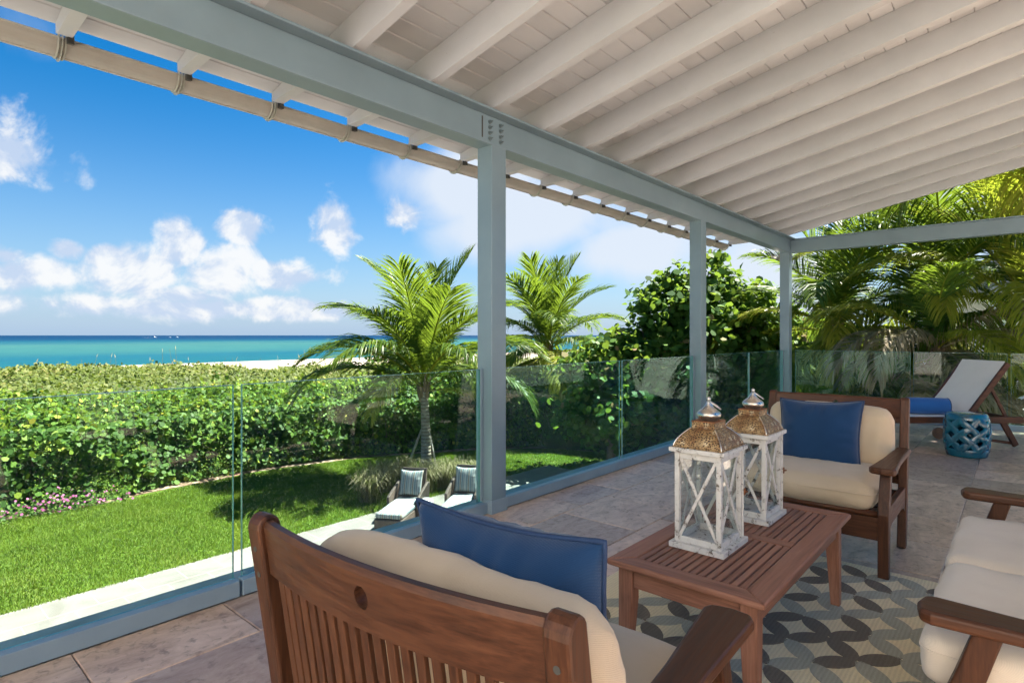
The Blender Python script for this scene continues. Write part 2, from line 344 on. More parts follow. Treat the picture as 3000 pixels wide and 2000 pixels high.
def glass_mat(name, tint, gl=1.0):
    t = NT(name); t.N.remove(t.b)
    lf = t.new('ShaderNodeLayerWeight'); lf.inputs[0].default_value = 0.5
    fr = t.math('ADD', 0.035, t.math('MULTIPLY', 0.9, t.math('POWER', lf.outputs['Facing'], 4.5)))
    # longer path through the pane at a slant: deeper tint
    lw = t.new('ShaderNodeLayerWeight'); lw.inputs[0].default_value = 0.45
    tr = t.new('ShaderNodeBsdfTransparent'); t.L.new(t.mix(lw.outputs['Facing'], tint[0], tint[1]), tr.inputs[0])
    gs = t.new('ShaderNodeBsdfGlossy'); gs.inputs['Roughness'].default_value = 0.0; gs.inputs[0].default_value = (0.9, 0.95, 0.95, 1)
    n = t.noise(t.pos((3, 3, 40)), 4, 4)
    df = t.new('ShaderNodeBsdfDiffuse'); df.inputs[0].default_value = (0.6, 0.68, 0.66, 1)
    mx = t.new('ShaderNodeMixShader'); t.L.new(t.math('MULTIPLY', fr, gl), mx.inputs[0]); t.L.new(tr.outputs[0], mx.inputs[1]); t.L.new(gs.outputs[0], mx.inputs[2])
    mx2 = t.new('ShaderNodeMixShader'); t.L.new(t.ramp(n, [(0.4, (0.004,) * 3), (0.75, (0.018,) * 3)]), mx2.inputs[0]); t.L.new(mx.outputs[0], mx2.inputs[1]); t.L.new(df.outputs[0], mx2.inputs[2])
    t.L.new(mx2.outputs[0], t.o.inputs[0]); return t.m
M_glass = glass_mat('green_tinted_glass', ((0.93, 0.985, 0.965), (0.52, 0.84, 0.80)), 0.5)
M_pane = glass_mat('lantern_glass', ((0.98, 0.985, 0.98), (0.92, 0.95, 0.94)))
M_edge = paint('glass_cut_edge', (0.09, 0.24, 0.235), 0.1, 0.15, 5, 0, 0.6)
M_gasket = paint('glass_bedding_strip', (0.10, 0.33, 0.42), 0.1, 0.3, 5)

def distressed():
    t = NT('distressed_white_wood'); v = t.pos(); n = t.noise(v, 26, 7, 0.7); n2 = t.noise(v, 120, 4, 0.7)
    f = t.math('ADD', t.math('MULTIPLY', n, 0.75), t.math('MULTIPLY', n2, 0.25))
    c = t.ramp(f, [(0.385, (0.10, 0.075, 0.055)), (0.42, (0.34, 0.315, 0.29)), (0.465, (0.58, 0.56, 0.53)), (0.7, (0.66, 0.64, 0.61))])
    t.bump(f, 0.5, 0.003); return t.set(c, 0.65, spec=0.25)
M_shabby = distressed()
def filigree():
    t = NT('pierced_gilt_metal'); v = t.coord('Object')
    vo = t.new('ShaderNodeTexVoronoi', feature='DISTANCE_TO_EDGE'); vo.inputs['Scale'].default_value = 110; t.L.new(v, vo.inputs['Vector'])
    v2 = t.new('ShaderNodeTexVoronoi', feature='F1'); v2.inputs['Scale'].default_value = 22; t.L.new(v, v2.inputs['Vector'])
    n = t.noise(v, 14, 4)
    gold = t.ramp(n, [(0.35, (0.24, 0.095, 0.035)), (0.55, (0.38, 0.235, 0.10)), (0.75, (0.55, 0.42, 0.23))])
    gold = t.mix(t.ramp(v2.outputs['Distance'], [(0.15, (0.6,) * 3), (0.32, (0,) * 3)]), gold, (0.78, 0.66, 0.44))
    hole = t.ramp(vo.outputs['Distance'], [(0.10, (0,) * 3), (0.20, (1,) * 3)])
    c = t.mix(hole, gold, (0.035, 0.015, 0.008))
    t.bump(vo.outputs['Distance'], 0.6, 0.004)
    t.b.inputs['Metallic'].default_value = 0.35
    return t.set(c, 0.5)
M_filigree = filigree()
def silver():
    t = NT('tarnished_nickel'); v = t.coord('Object'); n = t.noise(v, 25, 5)
    c = t.ramp(n, [(0.30, (0.45, 0.34, 0.24)), (0.48, (0.68, 0.63, 0.57)), (0.75, (0.80, 0.77, 0.72))])
    return t.set(c, t.ramp(n, [(0.3, (0.42,) * 3), (0.7, (0.2,) * 3)]), 1.0)
M_nickel = silver()
M_rust = paint('rusty_plate', (0.22, 0.085, 0.03), 0.4, 0.7, 30, 0.4)
def glaze(name, c):
    t = NT(name); n = t.noise(t.coord(), 12, 4); t.b.inputs['Coat Weight'].default_value = 0.6; t.b.inputs['Coat Roughness'].default_value = 0.05
    return t.set(t.ramp(n, [(0.3, tuple(x * 0.75 for x in c)), (0.7, c)]), 0.22, spec=0.6)
M_teal = glaze('teal_ceramic_glaze', (0.005, 0.10, 0.155))
M_wglaze = glaze('white_ceramic_glaze', (0.78, 0.78, 0.80))
def wicker():
    t = NT('brown_wicker'); v = t.coord('Object'); w = t.new('ShaderNodeTexBrick'); w.inputs['Scale'].default_value = 26; t.L.new(v, w.inputs['Vector'])
    w.inputs['Color1'].default_value = (0.14, 0.095, 0.075, 1); w.inputs['Color2'].default_value = (0.09, 0.06, 0.048, 1); w.inputs['Mortar'].default_value = (0.02, 0.014, 0.01, 1)
    t.bump(w.outputs['Fac'], 0.6, 0.01); return t.set(w.outputs['Color'], 0.6)
M_wicker = wicker()
def rug_mat(name, c):
    t = NT(name); v = t.pos(); w = t.new('ShaderNodeTexWave', wave_type='BANDS', bands_direction='Y'); w.inputs['Scale'].default_value = 20; w.inputs['Distortion'].default_value = 3; w.inputs['Detail'].default_value = 3; w.inputs['Detail Scale'].default_value = 6
    t.L.new(v, w.inputs[0]); n = t.noise(v, 260, 3); n2 = t.noise(v, 6, 3)
    col = t.mix(t.math('MULTIPLY', w.outputs[1], 0.45), c, tuple(x * 0.62 for x in c)); col = t.mix(t.math('MULTIPLY', n, 0.4), col, tuple(min(1, x * 1.35) for x in c))
    col = t.mix(t.math('MULTIPLY', n2, 0.25), col, tuple(x * 0.75 for x in c))
    t.bump(t.math('ADD', w.outputs[1], n), 0.6, 0.004); return t.set(col, 0.95, spec=0.05)
M_rugbase = rug_mat('rug_cream_pile', (0.80, 0.69, 0.47)); M_rugdark = rug_mat('rug_charcoal_pile', (0.185, 0.16, 0.13)); M_ruggrey = rug_mat('rug_slate_pile', (0.40, 0.395, 0.325))
M_thatch = paint('palm_thatch', (0.22, 0.14, 0.09), 0.4, 0.95, 12, 0.6)
M_roofgrey = paint('roof_shingle', (0.30, 0.29, 0.28), 0.15, 0.8, 8, 0.3)
M_window = paint('dark_window_glass', (0.03, 0.05, 0.06), 0.1, 0.08, 3, 0, 0.7)
M_hull = paint('boat_white_hull', (0.85, 0.86, 0.88), 0.03, 0.3, 3)
M_tag = paint('white_label_tape', (0.8, 0.8, 0.8), 0.02, 0.7, 3)

# ------------------------------------------------------------------ mesh helpers
class MB:
    def __init__(s): s.v = []; s.f = []
    def add(s, vs, fs):
        o = len(s.v); s.v += [tuple(p) for p in vs]; s.f += [tuple(i + o for i in f) for f in fs]; return s
    def box(s, x0, x1, y0, y1, z0, z1):
        return s.add([(x, y, z) for x in (x0, x1) for y in (y0, y1) for z in (z0, z1)],
                     [(0, 1, 3, 2), (4, 6, 7, 5), (0, 4, 5, 1), (2, 3, 7, 6), (0, 2, 6, 4), (1, 5, 7, 3)])
    def bar(s, a, b, w, h, up=(0, 0, 1)):
        a = Vector(a); b = Vector(b); d = (b - a).normalized(); u = Vector(up)
        if abs(d.dot(u)) > 0.98: u = Vector((1, 0, 0))
        r = d.cross(u).normalized() * (w / 2); u = r.cross(d).normalized() * (h / 2)
        p = [q + i * r + j * u for q in (a, b) for i in (-1, 1) for j in (-1, 1)]
        return s.add(p, [(0, 1, 3, 2), (4, 6, 7, 5), (0, 4, 5, 1), (2, 3, 7, 6), (0, 2, 6, 4), (1, 5, 7, 3)])
    def prism(s, poly, axis, a, b):
        """polygon in the two other axes (in xyz order) extruded along axis from a to b"""
        n = len(poly); vs = []
        for q in (a, b):
            for (p0, p1) in poly:
                c = [p0, p1]; c.insert(axis, q); vs.append(tuple(c))
        s.add(vs, [tuple(range(n))[::-1], tuple(range(n, 2 * n))] + [(i, (i + 1) % n, n + (i + 1) % n, n + i) for i in range(n)])
        return s
    def tube(s, pts, rad, n=8, closed=False, cap=True):
        pts = [Vector(p) for p in pts]; m = len(pts); rings = []
        if not hasattr(rad, '__len__'): rad = [rad] * m
        prev = None
        for i, p in enumerate(pts):
            if closed: d = pts[(i + 1) % m] - pts[i - 1]
            else: d = pts[min(i + 1, m - 1)] - pts[max(i - 1, 0)]
            d.normalize()
            if prev is None: u = d.orthogonal().normalized()
            else:
                u = prev - d * prev.dot(d)
                u = u.normalized() if u.length > 1e-6 else d.orthogonal().normalized()
            prev = u; w = d.cross(u)
            rings.append([p + rad[i] * (math.cos(2 * math.pi * k / n) * u + math.sin(2 * math.pi * k / n) * w) for k in range(n)])
        vs = [q for r_ in rings for q in r_]; fs = []
        for i in range(m if closed else m - 1):
            j = (i + 1) % m
            fs += [(i * n + k, i * n + (k + 1) % n, j * n + (k + 1) % n, j * n + k) for k in range(n)]
        if cap and not closed: fs += [tuple(range(n))[::-1], tuple((m - 1) * n + k for k in range(n))]
        return s.add(vs, fs)
    def lathe(s, prof, n=24, c=(0, 0)):
        vs = []; m = len(prof)
        for (r, z) in prof:
            for k in range(n):
                a = 2 * math.pi * k / n; vs.append((c[0] + r * math.cos(a), c[1] + r * math.sin(a), z))
        fs = [(i * n + k, i * n + (k + 1) % n, (i + 1) * n + (k + 1) % n, (i + 1) * n + k) for i in range(m - 1) for k in range(n)]
        fs += [tuple(range(n))[::-1], tuple((m - 1) * n + k for k in range(n))]
        return s.add(vs, fs)
    def mesh(s, name):
        me = bpy.data.meshes.new(name); me.from_pydata(s.v, [], s.f); me.update(); return me
    def obj(s, name, mat, parent=None, smooth=False, bevel=0.0, seg=2, loc=None):
        me = s.mesh(name); bm = bmesh.new(); bm.from_mesh(me); bmesh.ops.recalc_face_normals(bm, faces=bm.faces); bm.to_mesh(me); bm.free()
        return link(name, me, mat, parent, smooth, bevel, seg, loc)
def link(name, me, mat, parent=None, smooth=False, bevel=0.0, seg=2, loc=None):
    if mat is not None and not me.materials: me.materials.append(mat)
    o = bpy.data.objects.new(name, me); COL.objects.link(o)
    if parent is not None: o.parent = parent
    if loc is not None: o.location = loc
    if smooth: me.shade_smooth()
    if bevel:
        b = o.modifiers.new('Bevel', 'BEVEL'); b.width = bevel; b.segments = seg; b.limit_method = 'ANGLE'; b.angle_limit = R(40)
    return o
def tag(o, label=None, cat=None, group=None, kind=None):
    if label: o['label'] = label
    if cat: o['category'] = cat
    if group: o['group'] = group
    if kind: o['kind'] = kind
    return o
def thing(name, label, cat, loc=(0, 0, 0), rz=0.0, group=None):
    o = bpy.data.objects.new(name, None); COL.objects.link(o); o.location = loc; o.rotation_euler = (0, 0, rz); o.empty_display_size = 0.1
    return tag(o, label, cat, group)
def piece(name, me, parent, loc, rot=(0, 0, 0), scale=(1, 1, 1)):
    o = bpy.data.objects.new(name, me); COL.objects.link(o); o.parent = parent; o.location = loc; o.rotation_euler = rot; o.scale = scale; return o
def np_mesh(name, V, Fc, var=None, mat=None):
    """V (n,3), Fc (m,k) faces of equal size, var per vertex"""
    me = bpy.data.meshes.new(name); V = np.asarray(V, np.float32); Fc = np.asarray(Fc, np.int32); m, k = Fc.shape
    me.vertices.add(len(V)); me.vertices.foreach_set('co', V.ravel())
    me.loops.add(m * k); me.loops.foreach_set('vertex_index', Fc.ravel())
    me.polygons.add(m); me.polygons.foreach_set('loop_start', np.arange(0, m * k, k, dtype=np.int32))
    me.update(calc_edges=True)
    if var is not None:
        a = me.attributes.new('var', 'FLOAT', 'POINT'); a.data.foreach_set('value', np.asarray(var, np.float32))
    if mat: me.materials.append(mat)
    return me
def leaves_np(P, Nn, size, var, sides=6, cup=0.18, asp=1.0):
    """round leaves at P facing Nn"""
    n = len(P); Nn = Nn / np.linalg.norm(Nn, axis=1, keepdims=True)
    h = rng.normal(size=(n, 3)); U = np.cross(Nn, h); U /= np.linalg.norm(U, axis=1, keepdims=True) + 1e-9; W = np.cross(Nn, U)
    a = np.linspace(0, 2 * np.pi, sides, endpoint=False)
    ring = P[:, None] + size[:, None, None] * (np.cos(a)[None, :, None] * U[:, None] * asp + np.sin(a)[None, :, None] * W[:, None]) + (cup * size)[:, None, None] * (np.cos(2 * a)[None, :, None]) * Nn[:, None]
    V = ring.reshape(-1, 3)
    if sides == 4: Fc = np.arange(4)[None, :] + 4 * np.arange(n)[:, None]
    else: Fc = np.arange(sides)[None, :] + sides * np.arange(n)[:, None]
    return V, Fc, np.repeat(var, sides)
def join_np(parts):
    V = []; Fc = []; A = []; o = 0
    for v, f, a in parts: V.append(v); Fc.append(f + o); A.append(a); o += len(v)
    return np.concatenate(V), np.concatenate(Fc), np.concatenate(A)

# ------------------------------------------------------------------ terrace floor
G = -2.7                                              # garden level below the terrace (terrace floor is z = 0)
floor = MB().box(-5.0, 10.72, -3.6, 3.02, -0.30, -0.010).obj('terrace_floor', M_grout); tag(floor, kind='structure')
trng = random.Random(11)
tile_meshes = {}
def tile_mesh(w, h):
    k = (round(w, 3), round(h, 3))
    if k not in tile_meshes:
        b = 0.004; g = 0.0022; x, y = w / 2 - g, h / 2 - g
        m = MB()
        m.add([(-x, -y, -.02), (x, -y, -.02), (x, y, -.02), (-x, y, -.02), (-x, -y, -b), (x, -y, -b), (x, y, -b), (-x, y, -b), (-x + b, -y + b, 0), (x - b, -y + b, 0), (x - b, y - b, 0), (-x + b, y - b, 0)],
              [(0, 1, 5, 4), (1, 2, 6, 5), (2, 3, 7, 6), (3, 0, 4, 7), (4, 5, 9, 8), (5, 6, 10, 9), (6, 7, 11, 10), (7, 4, 8, 11), (8, 9, 10, 11)])
        me = m.mesh('tile'); me.materials.append(M_tile); tile_meshes[k] = me
    return tile_meshes[k]
y = 2.985; row = 0
while y > -0.75:
    h = (0.41, 0.61, 0.41, 0.205)[row % 4]
    x = -0.6 - trng.random() * 0.5
    while x < 10.70:
        w = trng.choice((0.61, 0.61, 0.915, 0.41))
        w = min(w, 10.715 - x)
        if w < 0.08: break
        piece('tile', tile_mesh(w, h), floor, (x + w / 2, y - h / 2, trng.uniform(-0.0012, 0.0008)))
        x += w
    y -= h; row += 1
ledge = MB()
ledge.prism([(3.02, -0.28), (3.36, -0.28), (3.375, -0.25), (3.375, -0.03), (3.36, -0.012), (3.02, -0.012)], 0, -5.0, 11.1)
tag(ledge.obj('stone_ledge', M_ledge, bevel=0.004), kind='structure')
tag(MB().box(10.72, 11.1, -3.4, 3.018, -0.30, -0.013).obj('end_ledge', M_ledge, bevel=0.004), kind='structure')

# ------------------------------------------------------------------ the house: posts, beams, roof, gutter, unseen bounce wall
house = thing('beach_house', 'beach house porch with white raftered ceiling on grey blue steel posts and beams', 'house', (3, 0, 0))
HO = Vector((3, 0, 0))
def hp(mb, name, mat, **k):
    o = mb.obj(name, mat, house, **k); o.location = -HO; return o
PY = 2.95; PW = 0.16; YB = -0.9           # YB: unseen landward roof edge, set short to let light in
for i, px in enumerate((3.13, 6.88, 10.48)):
    p = hp(MB().box(px, px + PW, PY, PY + 0.15, 0.0, 2.752), 'post', M_steel, bevel=0.006)
    if i == 0:
        bp = MB().box(px - 0.007, px + PW + 0.007, PY - 0.007, PY + 0.157, 0.0, 0.10).obj('base_sleeve', M_rail, p, bevel=0.003)
    # channel that grips the pane beside the post
    MB().box(px - 0.028, px - 0.001, PY + 0.085, PY + 0.135, 0.09, 1.075).obj('glass_channel', M_rail, p, bevel=0.003)
beam = hp(MB().box(-0.62, 10.72, PY - 0.0015, PY + 0.151, 2.744, 2.951), 'main_beam', M_steel, bevel=0.004)
MB().box(-0.62, 10.72, PY - 0.09, PY + 0.20, 2.9515, 2.969).obj('top_flange', M_steel, beam, bevel=0.002)
# splice seam and splice plate with bolts above the nearest post
MB().box(3.022, 3.034, PY - 0.0032, PY - 0.0005, 2.775, 2.93).obj('splice_seam', M_dark, beam)
wash = MB(); wash.lathe([(0.0155, 0), (0.0155, 0.003), (0.013, 0.004)], 16); wme = wash.mesh('washer'); wme.materials.append(M_bolt); wme.shade_smooth()
bol = MB(); bol.lathe([(0.0115, 0.004), (0.0115, 0.016), (0.010, 0.018)], 6); bol.lathe([(0.006, 0.018), (0.006, 0.030), (0.005, 0.032)], 10); bme = bol.mesh('bolt'); bme.materials.append(M_bolt)
for bx in (3.105, 3.222):
    for k in range(4):
        z = 2.905 - 0.041 * k
        o = piece('bolt', bme, beam, (bx, PY - 0.0015, z), (R(90), 0, 0)); piece('washer', wme, beam, (bx, PY - 0.0014, z), (R(90), 0, 0))
# beam across the open end
eb = hp(MB().box(10.535, 10.665, YB + 0.01, PY - 0.002, 2.735, 2.945), 'end_beam', M_steel, bevel=0.004)
MB().box(10.50, 10.70, YB + 0.01, PY - 0.095, 2.9455, 2.962).obj('top_flange', M_steel, eb, bevel=0.002)
# rafters
SL = 0.198; RD = 0.20
def rz(y): return 2.972 + SL * (PY - y)
prof = [(3.20, rz(3.20)), (3.24, rz(3.24) + 0.03), (3.83, rz(3.83) + RD - 0.07), (3.86, rz(3.86) + RD - 0.055), (3.86, rz(3.86) + RD), (YB, rz(YB) + RD), (YB, rz(YB))]
rme = MB().prism(prof, 0, -0.035, 0.035).mesh('rafter'); rme.materials.append(M_board)
RX = [1.93 + 0.592 * k for k in range(-4, 15)]
for x in RX:
    o = piece('rafter', rme, house, Vector((x, 0, 0)) - HO)
    b = o.modifiers.new('Bevel', 'BEVEL'); b.width = 0.002; b.segments = 1; b.limit_method = 'ANGLE'
# ceiling boards running across the rafters
ang = math.atan(SL); bw = 0.142
bme2 = MB().box(-0.62, 10.34, -bw / 2 + 0.0015, bw / 2 - 0.0015, 0, 0.019).mesh('ceiling_board'); bme2.materials.append(M_board)
y = 3.875
while y > YB + 0.05:
    yc = y - bw / 2 * math.cos(ang)
    o = piece('ceiling_board', bme2, house, Vector((0, yc, rz(yc) + RD + 0.0008)) - HO, (-ang, 0, 0))
    b = o.modifiers.new('Bevel', 'BEVEL'); b.width = 0.0055; b.segments = 1; b.limit_method = 'ANGLE'
    y -= bw * math.cos(ang)
rp = [(3.895, rz(3.895) + RD + 0.022), (YB, rz(YB) + RD + 0.022), (YB, rz(YB) + RD + 0.10), (3.895, rz(3.895) + RD + 0.07)]
hp(MB().prism(rp, 0, -0.64, 10.40), 'roof_deck', M_roofgrey)
# half round gutter with straps
GY, GZ, GR = 3.965, 2.93, 0.076
gp = []
for k in range(13): a = math.pi + math.pi * k / 12; gp.append((GY + GR * math.cos(a), GZ + GR * math.sin(a)))
gp += [(GY + GR, GZ + 0.012), (GY + GR - 0.006, GZ + 0.012)]
for k in range(13): a = 2 * math.pi - math.pi * k / 12; gp.append((GY + (GR - 0.004) * math.cos(a), GZ + (GR - 0.004) * math.sin(a)))
gut = hp(MB().prism(gp, 0, -0.62, 10.20), 'gutter', M_gutter)
lip = MB().tube([(-0.62, GY - GR, GZ + 0.004), (10.2, GY - GR, GZ + 0.004)], 0.006, 8); lip.tube([(-0.62, GY, GZ - GR - 0.001), (10.2, GY, GZ - GR - 0.001)], 0.006, 6)
lip.obj('gutter_bead', M_gutter, gut, smooth=True)
sp_ = []
for k in range(11): a = math.pi * 0.93 + math.pi * 1.05 * k / 10; sp_.append((0, (GR + 0.006) * math.cos(a), (GR + 0.006) * math.sin(a)))
st = MB()
for dx in (-0.016, 0.016):
    st.tube([(dx, q[1], q[2]) for q in sp_], 0.0055, 6)
for a_, b_ in zip(sp_[:-1], sp_[1:]): st.bar((0, a_[1], a_[2]), (0, b_[1], b_[2]), 0.03, 0.004, (1, 0, 0))
st.bar((0, -GR - 0.004, 0.0), (0, -GR - 0.03, 0.075), 0.02, 0.006, (1, 0, 0))
sme = st.mesh('gutter_strap'); sme.materials.append(M_strap)
kb = MB().prism([(-GR - 0.05, -0.012), (-GR - 0.012, -0.006), (-GR - 0.016, 0.03), (-GR - 0.045, 0.035)], 0, -0.014, 0.014); kme = kb.mesh('strap_bracket'); kme.materials.append(M_dark)
for x in RX:
    if x > -1.2:
        piece('gutter_strap', sme, gut, (x, GY, GZ)); piece('strap_bracket', kme, gut, (x + 0.03, GY, GZ - 0.02))
# short return of gutter behind the corner post
gl2 = [(p[0] - GY, p[1] - GZ) for p in gp]
rg = MB().prism([(a * 0.8, b * 0.8) for a, b in gl2], 0, -0.10, 0.32)
rg.v = [(10.50 + a, 3.163 + b, 2.70 + c) for a, b, c in rg.v]
hp(rg, 'corner_gutter', M_gutter)
hp(MB().bar((10.56, 3.095, 2.715), (10.56, 3.22, 2.715), 0.02, 0.012), 'gutter_arm', M_strap)
# added unseen white wall behind the camera, bounces sunlight in; with a glazed door
hp(MB().box(-9.0, -4.2, -9.0, 2.9, -0.3, 5.4), 'bounce_wall', M_stucco, bevel=0.02)
w = hp(MB().box(-4.199, -4.15, -2.2, -1.1, 0.0, 2.2), 'door', M_bark_white); MB().box(-4.149, -4.14, -2.1, -1.2, 0.1, 2.1).obj('pane', M_window, w)
# landward side, unseen: left open, with added sunlit paving that bounces light in
hp(MB().box(-0.62, 10.72, YB - 0.15, YB - 0.002, rz(YB) - 0.22, rz(YB) - 0.002), 'court_beam', M_steel)
for x0 in (-0.5, 2.2, 6.0, 10.5): hp(MB().box(x0, x0 + 0.16, YB - 0.15, YB - 0.005, -0.0035, rz(YB) - 0.2205), 'court_post', M_steel)
tag(MB().box(-5.0, 10.715, -3.6, -0.80, -0.0095, -0.004).obj('inner_floor', M_tile), kind='structure')
tag(MB().box(-22, 16, -24, -3.61, G, -0.012).obj('bounce_court', M_deck), kind='structure')
hp(MB().box(-5.0, 10.9, -3.6, 2.6, G, -0.301), 'lower_wall', M_stucco)

# ------------------------------------------------------------------ glass railings
def railing(name, label, panels, base, fixed, axis, height=1.075):
    """panels: list of (a,b); base: list of (a,b) along axis; fixed = inner face coordinate on the other axis"""
    a0 = base[0][0]
    loc = (a0, fixed, 0) if axis == 0 else (fixed, a0, 0)
    r = thing(name, label, 'railing', loc, group='glass railings of the terrace')
    L0 = Vector(loc)
    def bx(a, b, o0, o1, z0, z1):
        return MB().box(a, b, fixed + o0, fixed + o1, z0, z1) if axis == 0 else MB().box(fixed + o0, fixed + o1, a, b, z0, z1)
    for a, b in base:
        o = bx(a, b, 0.0, 0.052, 0.001, 0.082).obj('base_channel', M_rail, r, bevel=0.004); o.location = -L0
        o = bx(a, b, 0.073, 0.10, 0.001, 0.028).obj('outer_channel', M_rail, r, bevel=0.003); o.location = -L0
        o = bx(a + .002, b - .002, 0.0525, 0.0555, 0.03, 0.084).obj('bedding_strip', M_gasket, r); o.location = -L0
    for a, b in panels:
        g = bx(a, b, 0.057, 0.069, 0.02, height).obj('glass_panel', M_glass, r); g.location = -L0
        e = MB()
        def eb_(a1, b1, z0, z1):
            q = bx(a1, b1, 0.0566, 0.0694, z0, z1); e.add(q.v, q.f)
        eb_(a + .0025, b - .0025, height - 0.0022, height + 0.0012)
        eb_(a - 0.0012, a + 0.0022, 0.085, height + 0.0012); eb_(b - 0.0022, b + 0.0012, 0.085, height + 0.0012)
        e.obj('polished_edge', M_edge, g)
    return r
railing('glass_railing', 'glass balustrade in grey blue channel between the long porch floor and the lawn', [(-4.8, -1.7), (-1.65, 1.292), (1.335, 3.098), (3.325, 5.115), (5.165, 6.85), (7.07, 8.80), (8.84, 10.45)],
        [(-4.9, 1.30), (1.315, 3.13), (3.295, 5.135), (5.14, 6.878), (7.045, 10.478)], 2.985, 0)
railing('glass_railing', 'glass balustrade across the open end of the terrace behind the lounger', [(-3.3, -1.55), (-1.51, 0.10), (0.14, 1.225), (1.265, 2.90)], [(-3.35, 2.945)], 10.60, 1)

# ------------------------------------------------------------------ cushions
def cushion_mesh(name, sx, sy, sz, rad, puff=0.03, wr=0.006, n=18, seed=0, crown=0.0):
    """soft box cushion, origin at centre"""
    bm = bmesh.new(); bmesh.ops.create_cube(bm, size=2.0)
    bmesh.ops.subdivide_edges(bm, edges=bm.edges, cuts=n, use_grid_fill=True)
    hx, hy, hz = sx / 2, sy / 2, sz / 2
    for v in bm.verts:
        c = v.co; u = Vector((c.x * hx, c.y * hy, c.z * hz))
        core = Vector((max(-hx + rad, min(hx - rad, u.x)), max(-hy + rad, min(hy - rad, u.y)), max(-hz + rad, min(hz - rad, u.z))))
        d = u - core
        if d.length > 1e-7: u = core + d.normalized() * min(rad, max(abs(d.x), abs(d.y), abs(d.z)) if True else rad)
        f = (1 - c.x ** 2) * (1 - c.y ** 2)
        u.z += puff * f * (1 if c.z > 0 else -0.4) * min(1, abs(c.z) * 1.2)
        g = (1 - c.z ** 2)
        u.x += puff * 0.6 * g * (1 - c.y ** 2) * c.x; u.y += puff * 0.6 * g * (1 - c.x ** 2) * c.y
        nv = Vector((u.x * 6 + seed, u.y * 6, u.z * 9)); w = noise.noise(nv) * wr * 1.3 + noise.noise(nv * 2.3) * wr * 0.7 - abs(noise.noise(Vector((u.x * 3 + seed, u.y * 14 + u.x * 8, u.z * 14)))) * wr * 1.1
        u += c.normalized() * w
        v.co = u
    me = bpy.data.meshes.new(name); bm.to_mesh(me); bm.free(); me.shade_smooth(); return me
def pillow_mesh(name, w, h, t, ear=0.055, n=30, seed=0, wr=0.008):
    """throw pillow standing in the local YZ plane, thickness along X; returns mesh and seam points"""
    V = []; Fc = []; seam = []
    def edge(u, v):
        # pinch the sides in between the corners
        k = 1 - ear * 2.0 * (1 - v * v) * 1.0; kk = 1 - ear * 2.0 * (1 - u * u)
        rd = 1 - 0.02 * (abs(u) * abs(v)) ** 6
        return u * w / 2 * k * rd, v * h / 2 * kk * rd
    idx = {}
    for s in (1, -1):
        for i in range(n + 1):
            for j in range(n + 1):
                u = -1 + 2 * i / n; v = -1 + 2 * j / n
                bd = i in (0, n) or j in (0, n)
                if s == -1 and bd: idx[(s, i, j)] = idx[(1, i, j)]; continue
                yy, zz = edge(u, v)
                prof = ((1 - abs(u) ** 2.6) * (1 - abs(v) ** 2.6)); th = t / 2 * max(prof, 0) ** 0.62
                gather = 0
                e = max(abs(u), abs(v))
                if e > 0.55:
                    q = v if abs(u) > abs(v) else u
                    gather = math.sin(q * 17 + seed * 3 + 2 * math.sin(q * 5)) * wr * (e - 0.55) / 0.45 * (1 - e) * 9.0
                nn = noise.noise(Vector((yy * 5 + seed, zz * 5, s * 3.0))) * wr * (1 - e)
                idx[(s, i, j)] = len(V); V.append((s * (th + gather * 0.8 + nn), yy, zz))
        for i in range(n):
            for j in range(n):
                q = (idx[(s, i, j)], idx[(s, i + 1, j)], idx[(s, i + 1, j + 1)], idx[(s, i, j + 1)]); Fc.append(q if s == 1 else q[::-1])
    for i in range(n): seam.append(edge(-1 + 2 * i / n, -1))
    for j in range(n): seam.append(edge(1, -1 + 2 * j / n))
    for i in range(n): seam.append(edge(1 - 2 * i / n, 1))
    for j in range(n): seam.append(edge(-1, 1 - 2 * j / n))
    me = bpy.data.meshes.new(name); me.from_pydata(V, [], Fc); me.update(); me.shade_smooth()
    return me, [(0, a, b) for a, b in seam]
def throw_pillow(label, loc, rz_, tilt, w, h, t, mat, pipe, seed, labeltape=False, roll=0.0, group=None):
    me, seam = pillow_mesh('throw_pillow', w, h, t, seed=seed)
    o = link('throw_pillow', me, mat); o.rotation_mode = 'QUATERNION'
    q = Matrix.Rotation(rz_, 4, 'Z') @ Matrix.Rotation(tilt, 4, 'Y') @ Matrix.Rotation(roll, 4, 'X')
    o.rotation_quaternion = q.to_quaternion(); o.location = loc
    MB().tube(seam, 0.0058, 6, closed=True).obj('piping', pipe, o, smooth=True)
    if labeltape:
        MB().box(0.004, 0.007, -0.03, 0.005, -h / 2 - 0.008 + 0.03, -h / 2 + 0.03).obj('label_tape', M_tag, o)
    return tag(o, label, 'pillow', group)

